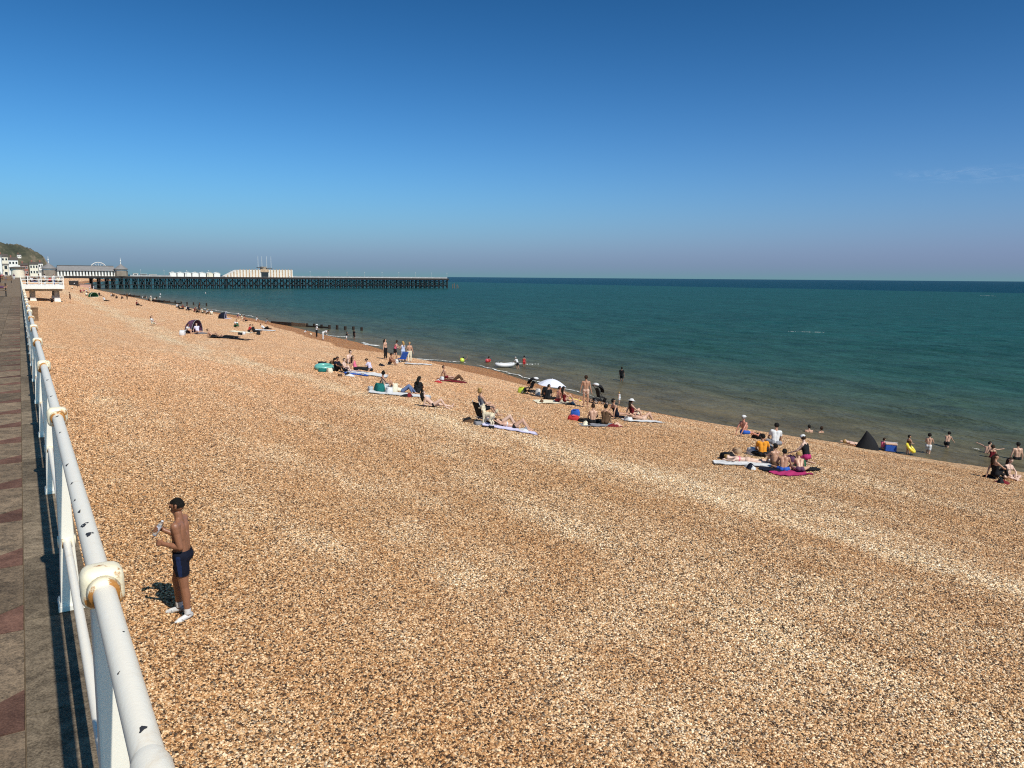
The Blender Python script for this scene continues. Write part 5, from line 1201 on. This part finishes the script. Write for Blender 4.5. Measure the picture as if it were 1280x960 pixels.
bag(272, 421.5, 'brown', 'small brown bag near the dark blanket', .5, .3, .3, 80); bag(597, 531, 'grey', 'grey rucksack lying behind the low chair', .5, .35, .18, 70); bag(614, 535, 'black', 'black sandal bag below the cream dog', .5, .25, .10, 80)
# crumpled clothes and small clutter
def heap(px, py, c, label, r=.3):
    root = tag(empty('clothes_heap', None, mtx=place(px, py, px * 7 % 360)), label, 'clothes'); jr = random.Random(label); n = 14
    for k in range(2):
        vs = []; ph = [jr.uniform(0, 6.3) for _ in range(6)]
        for i in range(6):
            t_ = i / 5
            for j in range(n):
                a = 2 * math.pi * j / n; q_ = r * (1 - .7 * k * .5) * (1 - t_) * (1 + .28 * math.sin(2 * a + ph[0]) + .2 * math.sin(5 * a + ph[1])); h_ = .13 * (1 + k * .5) * (t_ ** .7) * (1 + .5 * math.sin(3 * a + ph[2]) * (1 - t_)); vs.append((q_ * math.cos(a) + k * .12, q_ * .7 * math.sin(a) - k * .05, h_ + .01))
        MB().add(vs, [(i * n + j, i * n + (j + 1) % n, (i + 1) * n + (j + 1) % n, (i + 1) * n + j) for i in range(5) for j in range(n)]).build('garment', cloth(c[k]), root, True)
for a_ in [(938, 585, ('white', 'navy'), 'crumpled white and navy clothes before the white towel'), (962, 561, ('black', 'grey'), 'dark clothes heap left of the white t-shirt man'), (913, 570, ('brown', 'tan'), 'brown clothes heap behind the black bag'),
           (733, 531, ('black', 'cream'), 'black and cream clothes heap by the grey blanket'), (768, 533, ('maroon', 'peach'), 'maroon clothes heap right of the grey blanket'), (788, 521, ('navy', 'cream'), 'navy clothes heap behind the sun hat woman'), (713, 506, ('black', 'grey'), 'dark clothes heap at the standing man\'s feet'),
           (676, 503, ('cream', 'brown'), 'cream clothes heap at the parasol blanket'), (590, 528, ('brown', 'black'), 'dark clothes heap left of the low chair'), (655, 540, ('white', 'grey'), 'white clothes heap at the lavender towel end'), (548, 478, ('red', 'white'), 'red clothes heap left of the dark red towel'),
           (508, 496, ('black', 'maroon'), 'dark shoes heap before the person in jeans'), (437, 470, ('white', 'black'), 'white clothes heap before the blue cloth'), (477, 457, ('navy', 'black'), 'dark clothes heap left of the tanned sitting man'), (1253, 604, ('maroon', 'black'), 'dark clothes heap before the couple at far right'), (1236, 597, ('black', 'brown'), 'dark heap left of the couple at far right')]: heap(*a_)
# cool box
r_ = tag(empty('cool_box', None, mtx=place(1113, 564, 20)), 'blue cool box with a pale lid at the water edge', 'cool box')
MB().box((0, 0, .17), (.52, .34, .34)).build('body', cloth('blue'), r_, False, .03); MB().box((0, 0, .385), (.55, .37, .085)).build('lid', cloth('peach'), r_, False, .025)
MB().tube([(-.28, 0, .3), (-.29, 0, .46), (.29, 0, .46), (.28, 0, .3)], .014, 6).build('handle', cloth('white'), r_)
# black peaked shelter
r_ = tag(empty('beach_shelter', None, mtx=place(1084, 561, 20)), 'black peaked beach shelter at the water edge', 'shelter'); mb = MB(); vs = []; n = 14; H_ = .92
for i in range(8):
    t_ = i / 7
    for j in range(n):
        a = 2 * math.pi * j / n; k = (1 - t_ ** 1.25) ** .95; vs.append((.56 * math.cos(a) * k * (1 + .08 * math.sin(3 * a)) - .16 * t_ + .07 * math.sin(t_ * 3), .45 * math.sin(a) * k * (1 + .06 * math.sin(5 * a)), H_ * t_))
fs = [(i * n + j, i * n + (j + 1) % n, (i + 1) * n + (j + 1) % n, (i + 1) * n + j) for i in range(7) for j in range(n)]
MB().add(vs, fs).build('canopy', cloth('black'), r_, True); MB().tube([(-.1, 0, 0), (-.155, 0, .93)], .012, 6).build('pole', cloth('grey'), r_)
# rings, balls, inflatables
def ring(M, R0, r0, c, label, name='swim_ring', c2=None):
    root = tag(empty(name, None, mtx=M), label, 'swim ring'); n, k = 24, 10
    for part in range(8):
        vs = []
        for i in range(4):
            a = 2 * math.pi * (part * 3 + i) / n
            for j in range(k):
                b = 2 * math.pi * j / k; vs.append(((R0 + r0 * math.cos(b)) * math.cos(a), (R0 + r0 * math.cos(b)) * math.sin(a), r0 + r0 * math.sin(b)))
        MB().add(vs, [(i * k + j, (i + 1) * k + j, (i + 1) * k + (j + 1) % k, i * k + (j + 1) % k) for i in range(3) for j in range(k)]).build('segment', mat('vinyl_' + (c if part % 2 == 0 or not c2 else c2), COL[c if part % 2 == 0 or not c2 else c2], .3, .5), root, True)
ring(place(405, 462, 0) @ Matrix.Rotation(.12, 4, 'X'), .44, .16, 'aqua', 'pale green swim ring lying beside the dark-clothed group', c2='aqua')
bag(403, 459.5, 'black', 'black bag lying on the pale green ring', .9, .7, .5, 60); bag(403, 464.5, 'teal', 'dark teal bag under the pale green ring', 1.0, .6, .25, 80)
sp = spot(1136, 568.5); ring(Matrix.Translation(W(sp[0], sp[1], .30)) @ Matrix.Rotation(.7, 4, 'Y') @ Matrix.Rotation(.4, 4, 'X'), .24, .075, 'yellow', 'yellow swim ring held by the child at the water edge')
def ball(px, py, rr, c, c2, label):
    l_, a_ = spot(px, py); root = tag(empty('beach_ball', W(l_, a_, rr * .75)), label, 'ball')
    for k in range(6):
        vs = []; 
        for i in range(9):
            for j in range(4):
                ph = math.pi * i / 8; th = (k + j / 3) * math.pi / 3; vs.append((rr * math.sin(ph) * math.cos(th), rr * math.sin(ph) * math.sin(th), rr * math.cos(ph)))
        cc = c if k % 3 else c2
        MB().add(vs, [(i * 4 + j, (i + 1) * 4 + j, (i + 1) * 4 + j + 1, i * 4 + j + 1) for i in range(8) for j in range(3)]).build('panel', mat('vinyl_' + cc, COL[cc], .3, .5), root, True)
ball(577.5, 452.6, .25, 'lime', 'yellow', 'yellow green ball floating in front of the bather with raised arms'); ball(609, 453, .22, 'red', 'pink', 'red ball floating in the shallows')
l_, a_ = spot(631, 459); r_ = tag(empty('inflatable_boat', W(l_, a_, .05), R_(-70)), 'white inflatable boat floating beside the paddling children', 'inflatable boat')
pts = [(.38 * math.sin(a) * (1 + .0 * a), .85 * math.cos(a), .16 + .10 * abs(math.cos(a)) ** 3) for a in np.linspace(0, 2 * math.pi, 28)]
MB().tube(pts, .17, 10, False).build('tube', mat('vinyl_white', COL['white'], .35, .5), r_, True); MB().ball((0, 0, .06), (.36, .8, .05), 14, 6).build('floor', mat('vinyl_yellow', COL['yellow'], .35), r_, True)
# parasol
M = place(688, 497, 10, False); r_ = tag(empty('parasol', None, mtx=M @ Matrix.Rotation(.10, 4, 'Y')), 'low white parasol shading a group near the water', 'parasol')
n = 8; Rp = .88; zb = .78; zt = 1.16
for k in range(n):
    vs = []
    for i in range(6):
        t_ = i / 5
        for j in range(4):
            a = 2 * math.pi * (k + j / 3) / n; sag = 1 - .05 * math.sin(math.pi * j / 3) * t_; rr = Rp * t_ * sag; vs.append((rr * math.cos(a), rr * math.sin(a), zt - (zt - zb) * t_ ** 1.7))
    MB().add(vs, [(i * 4 + j, (i + 1) * 4 + j, (i + 1) * 4 + j + 1, i * 4 + j + 1) for i in range(5) for j in range(3)]).build('canopy_panel', mat('parasol_cloth', (.66, .67, .76), .8), r_, True)
    a = 2 * math.pi * k / n; MB().tube([(Rp * t_ * math.cos(a), Rp * t_ * math.sin(a), zt - .012 - (zt - zb) * t_ ** 1.7) for t_ in (.03, .3, .6, 1)], .006, 5).build('rib', cloth('grey'), r_)
MB().tube([(0, 0, -.3), (0, 0, zt + .04)], .016, 8).build('pole', cloth('white'), r_)
# pushchairs
def pushchair(px, py, heading, label, hood, seatc, cover=None, s=1.0):
    M = place(px, py, heading) @ Matrix.Scale(s, 4); r_ = tag(empty('pushchair', None, mtx=M), label, 'pushchair'); fr = mat('black_tube', (.02, .02, .022), .4)
    for sx in (-1, 1):
        MB().tube([(sx * .24, .38, .16), (sx * .25, .05, .48), (sx * .25, -.34, .98), (sx * .24, -.46, 1.02)], .016, 8).build('side_frame', fr, r_, True)
        MB().tube([(sx * .25, -.30, .14), (sx * .25, .05, .48)], .014, 8).build('rear_leg', fr, r_, True)
        for y, rr in ((.40, .115), (-.32, .15)):
            Mx = Matrix.Rotation(math.pi / 2, 3, 'Y'); w_ = MB().lathe([(rr - .03, -.02), (rr, -.018), (rr, .018), (rr - .03, .02), (rr - .03, -.02)], 18, Mx, (sx * .29, y, rr)).build('wheel', fr, r_, True)
            for q_ in range(3):
                a = math.pi * q_ / 3; MB().bar((sx * .29, y - math.cos(a) * (rr - .03), rr - math.sin(a) * (rr - .03)), (sx * .29, y + math.cos(a) * (rr - .03), rr + math.sin(a) * (rr - .03)), .014).build('spoke', mat('grey_plastic', (.25, .25, .26), .5), w_)
    MB().tube([(-.24, -.46, 1.02), (.24, -.46, 1.02)], .019, 8).build('handle', fr, r_)
    MB().box((0, .10, .42), (.40, .34, .06)).build('seat', cloth(seatc), r_, False, .02); MB().box((0, -.14, .66), (.40, .07, .52), Matrix.Rotation(.35, 3, 'X')).build('backrest', cloth(seatc), r_, False, .025)
    MB().box((0, .36, .26), (.34, .05, .26), Matrix.Rotation(-.3, 3, 'X')).build('footrest', cloth('black'), r_, False, .015); MB().box((0, -.12, .24), (.40, .42, .16)).build('basket', cloth('black'), r_, False, .03)
    vs = []
    for i in range(7):
        a = R_(-25 + i * 20)
        for j in range(9):
            u_ = j / 8 * 2 - 1; vs.append((.24 * u_, -.26 + .46 * math.sin(a) * (1 - .12 * u_ * u_), .72 + .44 * math.cos(a) * (1 - .35 * u_ ** 4)))
    MB().add(vs, [(i * 9 + j, i * 9 + j + 1, (i + 1) * 9 + j + 1, (i + 1) * 9 + j) for i in range(6) for j in range(8)]).build('hood', cloth(hood), r_, True)
    if cover: MB().ball((.04, -.34, 1.10), (.22, .17, .10), 14, 8).build('cover', cloth(cover), r_, True)
pushchair(748, 505, 70, 'large black pushchair with a white cloth on its hood beside the standing man', 'black', 'black', 'white', 1.15)
pushchair(662, 493, -60, 'black pushchair with a white cloth left of the parasol', 'black', 'black', 'white', .95)
# low beach chair
r_ = tag(empty('beach_chair', None, mtx=place(601, 529, 60)), 'low folding beach chair under the blond woman in grey', 'chair'); fr = mat('chair_tube', (.30, .30, .32), .4, .5, metal=.6)
for sx in (-1, 1):
    MB().tube([(sx * .27, -.32, .85), (sx * .27, .0, .2), (sx * .27, .1, .02)], .013, 6).build('side_frame', fr, r_, True); MB().tube([(sx * .27, -.28, .02), (sx * .27, .30, .24)], .013, 6).build('leg', fr, r_, True)
MB().box((0, .08, .21), (.52, .44, .03)).build('seat', cloth('grey'), r_, False, .01); MB().box((0, -.19, .52), (.52, .03, .62), Matrix.Rotation(.45, 3, 'X')).build('backrest', cloth('black'), r_, False, .01)
r_ = tag(empty('beach_chair', None, mtx=place(503, 452.5, -40)), 'low blue beach chair in the waterline group', 'chair')
for sx in (-1, 1): MB().tube([(sx * .3, -.4, .85), (sx * .3, 0, .25), (sx * .3, .12, .02)], .02, 6).build('side_frame', fr, r_, True); MB().tube([(sx * .3, -.3, .02), (sx * .3, .35, .28)], .02, 6).build('leg', fr, r_, True)
MB().box((0, .1, .26), (.6, .5, .04)).build('seat', cloth('blue'), r_, False, .01); MB().box((0, -.22, .58), (.6, .04, .66), Matrix.Rotation(.45, 3, 'X')).build('backrest', cloth('blue'), r_, False, .01)
# dog: curly cream coat, standing
def dog(px, py, heading, label):
    M = place(px, py, heading); r_ = tag(empty('dog', None, mtx=M), label, 'dog'); pr = []
    def add(a, b, ra, rb): pr.append((a, b, ra, rb))
    add((0, .16, .40), (0, .02, .42), .115, .10); add((0, .02, .42), (0, -.18, .43), .095, .095); add((0, .18, .44), (0, .27, .60), .075, .065)
    add((0, .29, .66), (0, .33, .66), .085, .07); add((0, .36, .63), (0, .45, .615), .048, .034); add((0, .26, .74), (0, .27, .76), .055, .045)
    for s_ in (-1, 1):
        add((s_ * .08, .26, .68), (s_ * .10, .25, .57), .03, .04)
        add((s_ * .075, .15, .36), (s_ * .075, .15, .20), .055, .036); add((s_ * .075, .15, .20), (s_ * .075, .16, .045), .036, .032); add((s_ * .075, .16, .03), (s_ * .075, .20, .025), .03, .025)
        add((s_ * .075, -.17, .38), (s_ * .08, -.11, .24), .075, .045); add((s_ * .08, -.11, .24), (s_ * .08, -.22, .15), .042, .030); add((s_ * .08, -.22, .15), (s_ * .08, -.20, .04), .030, .03); add((s_ * .08, -.2, .03), (s_ * .08, -.15, .025), .03, .025)
    add((0, -.25, .48), (0, -.33, .58), .03, .025); add((0, -.33, .60), (0, -.34, .64), .05, .045)
    vs, fs, n0 = [], [], 0
    for a, b, ra, rb in pr:
        v, f = seg_mesh(a, b, ra, rb); vs += v.tolist(); fs += [tuple(i + n0 for i in q_) for q_ in f]; n0 += len(v)
    me = bpy.data.meshes.new('dog'); me.from_pydata(vs, [], fs); o = link('body', me, mat('cream_fur', (.66, .58, .42), .9, .15, .18, 25, 1.0, 45), r_, True)
    md = o.modifiers.new('r', 'REMESH'); md.mode = 'VOXEL'; md.voxel_size = .016; md.use_smooth_shade = True
    MB().ball((0, .485, .625), (.016, .012, .012), 8, 6).build('nose', cloth('black'), r_, True)
    for s_ in (-1, 1): MB().ball((s_ * .035, .385, .685), (.011, .011, .011), 8, 6).build('eye', cloth('black'), r_, True)
dog(609, 532, -60, 'curly cream dog standing in front of the low chair')
# pop-up tents
def tent(px, py, heading, W_, D_, H_, c, cin, label, s=1):
    r_ = tag(empty('beach_tent', None, mtx=place(px, py, heading)), label, 'tent'); nu, nv = 16, 8; vs = []
    for i in range(nv + 1):
        ph = math.pi / 2 * i / nv
        for j in range(nu + 1):
            th = math.pi * j / nu; vs.append((math.cos(th) * W_ / 2 * math.cos(ph) ** .7, -math.sin(th) * D_ * math.cos(ph) ** .8, H_ * math.sin(ph) ** .85))
    fs = [(i * (nu + 1) + j, i * (nu + 1) + j + 1, (i + 1) * (nu + 1) + j + 1, (i + 1) * (nu + 1) + j) for i in range(nv) for j in range(nu)]
    MB().add(vs, fs).build('shell', cloth(c), r_, True)
    MB().tube([(math.cos(a) * W_ / 2, .02, H_ * math.sin(a) ** .9 if math.sin(a) > 0 else 0) for a in np.linspace(0, math.pi, 15)], .025, 6, False).build('hoop', cloth(cin), r_, True)
    MB().add([(-W_ / 2, 0, .03), (W_ / 2, 0, .03), (W_ / 2, .8, .03), (-W_ / 2, .8, .03), (-W_ / 2, 0, .06), (W_ / 2, 0, .06), (W_ / 2, .8, .05), (-W_ / 2, .8, .05)], [(4, 5, 6, 7), (0, 1, 5, 4), (1, 2, 6, 5), (2, 3, 7, 6), (3, 0, 4, 7)]).build('groundsheet', cloth(cin), r_)
tent(246, 416.5, 105, 1.6, 1.2, 1.25, 'purple', 'grey', 'purple pop-up tent on the open shingle')
tent(282, 398.5, 80, 1.5, 1.1, 1.0, 'navy', 'lavender', 'navy pop-up shelter near the wash line')
tent(118, 371.5, 110, 2.2, 1.4, 1.1, 'green', 'cream', 'low dark green shelter far up the beach')
# driftwood stick and bench
l_, a_ = spot(668, 538); tag(MB().tube([W(l_ + d_, a_ - e_, gz(l_ + d_, a_ - e_) + h_) for d_, e_, h_ in ((-.55, -.1, .02), (-.2, .08, .03), (.2, .12, .05), (.5, 0, .10), (.62, -.06, .14))], [.018, .02, .018, .015, .01], 6).build('driftwood_stick', M_WOOD2, None, True), 'curved brown stick lying at the sunbathers\' feet', 'stick')
r_ = tag(lemp('bench', -1.9, 70, PROM_Z), 'dark slatted bench at the left edge of the promenade', 'bench')
for k in range(4): block('slat', M_WOOD2, r_, -.75, 1.05, -.25 + k * .14, -.14 + k * .14, .42, .46)
for k in range(3): block('slat', M_WOOD2, r_, -.75, 1.05, .33, .37, .58 + k * .14, .68 + k * .14)
for x in (-.7, .95): block('leg', M_IRON, r_, x - .04, x + .04, -.22, .3, 0, .419); block('arm', M_IRON, r_, x - .04, x + .04, .29, .33, .42, 1.0)
r_ = tag(lemp('bench', -2.3, 168, PROM_Z), 'dark open-framed bench farther along the promenade', 'bench')
for k in range(3): block('slat', M_WOOD2, r_, -1.1, 1.1, .30, .36, .5 + k * .32, .72 + k * .32)
block('seat', M_WOOD2, r_, -1.1, 1.1, -.25, .28, .42, .47)
for x in (-1.0, 1.0): block('leg', M_IRON, r_, x - .06, x + .06, -.22, .29, 0, .419); block('upright', M_IRON, r_, x - .06, x + .06, .361, .45, 0, 1.4)
# ------------------------------------------------------------------ loose pebbles on the near beach
def mat_pebble():
    m, t, b = newmat('pebble'); P, lat, al, z = latlong_nodes(t); tint, pale = shingle_tint(t, P, lat, al)
    oi = t.nodes.new('ShaderNodeObjectInfo'); c = ramp(t, PEB, oi.outputs['Random']); n = noise(t, P, 70, 3, .6)
    col = mixc(t, 1.0, c.outputs[0], tint, 'MULTIPLY'); s_ = t.nodes.new('ShaderNodeVectorMath'); s_.operation = 'SCALE'
    t.links.new(col, s_.inputs[0]); t.links.new(math_(t, 'MULTIPLY_ADD', n, .6, .7), s_.inputs['Scale']); t.links.new(s_.outputs[0], b.inputs['Base Color'])
    b.inputs['Roughness'].default_value = .62; b.inputs['Specular IOR Level'].default_value = .35
    return m
def pebbles():
    xs_ = np.arange(.35, 34, .5); ys_ = np.arange(3.0, 62, .5)
    me = grid_mesh('pebbles', xs_, ys_, lambda l, a: world_la(l, a, hz(l, a) + .002))
    co = np.empty(len(me.vertices) * 3); me.vertices.foreach_get('co', co); co = co.reshape(-1, 3)
    dist = np.linalg.norm(co - np.array([0, 0, CAM_Z]), axis=1); d = np.interp(dist, [0, 11, 16, 24, 38, 58], [1, 1, .6, .28, .08, 0])
    v = np.stack([co[:, 0], co[:, 1]], -1); ang_ = np.degrees(np.arctan2(v[:, 0], v[:, 1])); d[(ang_ < -45) | (ang_ > 45)] = 0
    a = me.attributes.new('dens', 'FLOAT', 'POINT'); a.data.foreach_set('value', d.astype(np.float32))
    a = me.attributes.new('big', 'FLOAT', 'POINT'); a.data.foreach_set('value', np.interp(dist, [0, 12, 25, 60], [1, 1, 1.12, 1.45]).astype(np.float32))
    o = tag(link('pebbles', me, None), 'loose ochre, cream and grey pebbles covering the near beach', 'pebbles', kind='stuff')
    g = bpy.data.node_groups.new('pebble_scatter', 'GeometryNodeTree'); g.interface.new_socket('Geometry', in_out='INPUT', socket_type='NodeSocketGeometry'); g.interface.new_socket('Geometry', in_out='OUTPUT', socket_type='NodeSocketGeometry')
    N = g.nodes.new; Lk = g.links.new; gi = N('NodeGroupInput'); go = N('NodeGroupOutput')
    na = N('GeometryNodeInputNamedAttribute'); na.data_type = 'FLOAT'; na.inputs['Name'].default_value = 'dens'
    mu = N('ShaderNodeMath'); mu.operation = 'MULTIPLY'; mu.inputs[1].default_value = PEB_DENS; Lk(na.outputs['Attribute'], mu.inputs[0])
    dp = N('GeometryNodeDistributePointsOnFaces'); dp.distribute_method = 'RANDOM'; Lk(gi.outputs[0], dp.inputs['Mesh']); Lk(mu.outputs[0], dp.inputs['Density'])
    jn = N('GeometryNodeGeometryToInstance')
    for k in range(6):
        ic = N('GeometryNodeMeshIcoSphere'); ic.inputs['Radius'].default_value = .5; ic.inputs['Subdivisions'].default_value = 2
        sp_ = N('GeometryNodeSetPosition'); nz = N('ShaderNodeTexNoise'); nz.noise_dimensions = '4D'; nz.inputs['W'].default_value = k * 3.7; nz.inputs['Scale'].default_value = 1.6
        ps_ = N('GeometryNodeInputPosition'); Lk(ps_.outputs[0], nz.inputs['Vector'])
        sb_ = N('ShaderNodeVectorMath'); sb_.operation = 'SUBTRACT'; sb_.inputs[1].default_value = (.5, .5, .5); Lk(nz.outputs['Color'], sb_.inputs[0])
        sc_ = N('ShaderNodeVectorMath'); sc_.operation = 'SCALE'; sc_.inputs['Scale'].default_value = .7; Lk(sb_.outputs[0], sc_.inputs[0]); Lk(sc_.outputs[0], sp_.inputs['Offset']); Lk(ic.outputs[0], sp_.inputs['Geometry'])
        tr_ = N('GeometryNodeTransform'); tr_.inputs['Scale'].default_value = (1.0, .72 + .05 * (k % 3), .52 + .05 * (k % 4)); Lk(sp_.outputs[0], tr_.inputs['Geometry'])
        sm = N('GeometryNodeSetMaterial'); sm.inputs['Material'].default_value = M_PEBBLE; Lk(tr_.outputs[0], sm.inputs['Geometry'])
        ss = N('GeometryNodeSetShadeSmooth'); Lk(sm.outputs[0], ss.inputs[0]); Lk(ss.outputs[0], jn.inputs[0])
    io = N('GeometryNodeInstanceOnPoints'); Lk(dp.outputs['Points'], io.inputs['Points']); Lk(jn.outputs[0], io.inputs['Instance']); io.inputs['Pick Instance'].default_value = True
    rv = N('FunctionNodeRandomValue'); rv.data_type = 'FLOAT_VECTOR'; rv.inputs[0].default_value = (-.5, -.5, 0); rv.inputs[1].default_value = (.5, .5, 6.28)
    er = N('FunctionNodeEulerToRotation'); Lk(rv.outputs[0], er.inputs[0]); Lk(er.outputs[0], io.inputs['Rotation'])
    r1 = N('FunctionNodeRandomValue'); r1.data_type = 'FLOAT'; r1.inputs[2].default_value = 0.0; r1.inputs[3].default_value = 1.0
    pw = N('ShaderNodeMath'); pw.operation = 'POWER'; pw.inputs[1].default_value = 3.0; Lk(r1.outputs[1], pw.inputs[0])
    ma = N('ShaderNodeMath'); ma.operation = 'MULTIPLY_ADD'; ma.inputs[1].default_value = .030; ma.inputs[2].default_value = .0175; Lk(pw.outputs[0], ma.inputs[0]); nb_ = N('GeometryNodeInputNamedAttribute'); nb_.data_type = 'FLOAT'; nb_.inputs['Name'].default_value = 'big'; mb_ = N('ShaderNodeMath'); mb_.operation = 'MULTIPLY'; Lk(ma.outputs[0], mb_.inputs[0]); Lk(nb_.outputs['Attribute'], mb_.inputs[1]); Lk(mb_.outputs[0], io.inputs['Scale'])
    Lk(io.outputs[0], go.inputs[0])
    md = o.modifiers.new('scatter', 'NODES'); md.node_group = g
PEB_DENS = 3600.0
M_PEBBLE = mat_pebble()
pebbles()

# ------------------------------------------------------------------ faint high cloud wisps
def mat_cloud():
    m, t, b = newmat('cloud'); tc = t.nodes.new('ShaderNodeTexCoord'); mp = t.nodes.new('ShaderNodeMapping'); mp.inputs['Scale'].default_value = (5.0, 1.6, 1.0); t.links.new(tc.outputs['Generated'], mp.inputs[0])
    n = noise(t, mp.outputs[0], 2.2, 6, .6, .5); sx = t.nodes.new('ShaderNodeSeparateXYZ'); t.links.new(tc.outputs['Generated'], sx.inputs[0])
    ed = math_(t, 'MULTIPLY', math_(t, 'MULTIPLY', sx.outputs[0], math_(t, 'SUBTRACT', 1.0, sx.outputs[0])), math_(t, 'MULTIPLY', sx.outputs[1], math_(t, 'SUBTRACT', 1.0, sx.outputs[1])))
    a = math_(t, 'MULTIPLY', math_(t, 'MULTIPLY', math_(t, 'SUBTRACT', n, .44, clamp=True), math_(t, 'MULTIPLY', ed, 16.0, clamp=True)), .30, clamp=True)
    tl = t.nodes.new('ShaderNodeBsdfTranslucent'); tl.inputs[0].default_value = (.85, .87, .9, 1); tp = t.nodes.new('ShaderNodeBsdfTransparent'); mx = t.nodes.new('ShaderNodeMixShader'); t.links.new(a, mx.inputs[0]); t.links.new(tp.outputs[0], mx.inputs[1]); t.links.new(tl.outputs[0], mx.inputs[2]); t.nodes.remove(b); t.links.new(mx.outputs[0], t.nodes['Material Output'].inputs['Surface']); return m
def cloud(ax, dist, z, wx, wy, label):
    c0 = Vector((math.sin(R_(ax)) * dist, math.cos(R_(ax)) * dist, z))
    me = grid_mesh('cloud', np.linspace(-.5, .5, 24), np.linspace(-.5, .5, 16), lambda x, y: np.stack([x * wx, y * wy, 30 * np.sin(x * 9) + 40 * np.sin(y * 7 + x * 4)], -1))
    o = tag(link('cloud', me, M_CLOUD, smooth=True), label, 'cloud', kind='stuff'); o.location = c0; o.rotation_euler = (0, 0, R_(-ax))
M_CLOUD = mat_cloud()
cloud(33.5, 19000, 2180, 5200, 3400, 'faint thin cloud wisp low in the sky at the right edge')
cloud(29.0, 21000, 2500, 2600, 1500, 'fainter short cloud wisp left of the edge wisp')
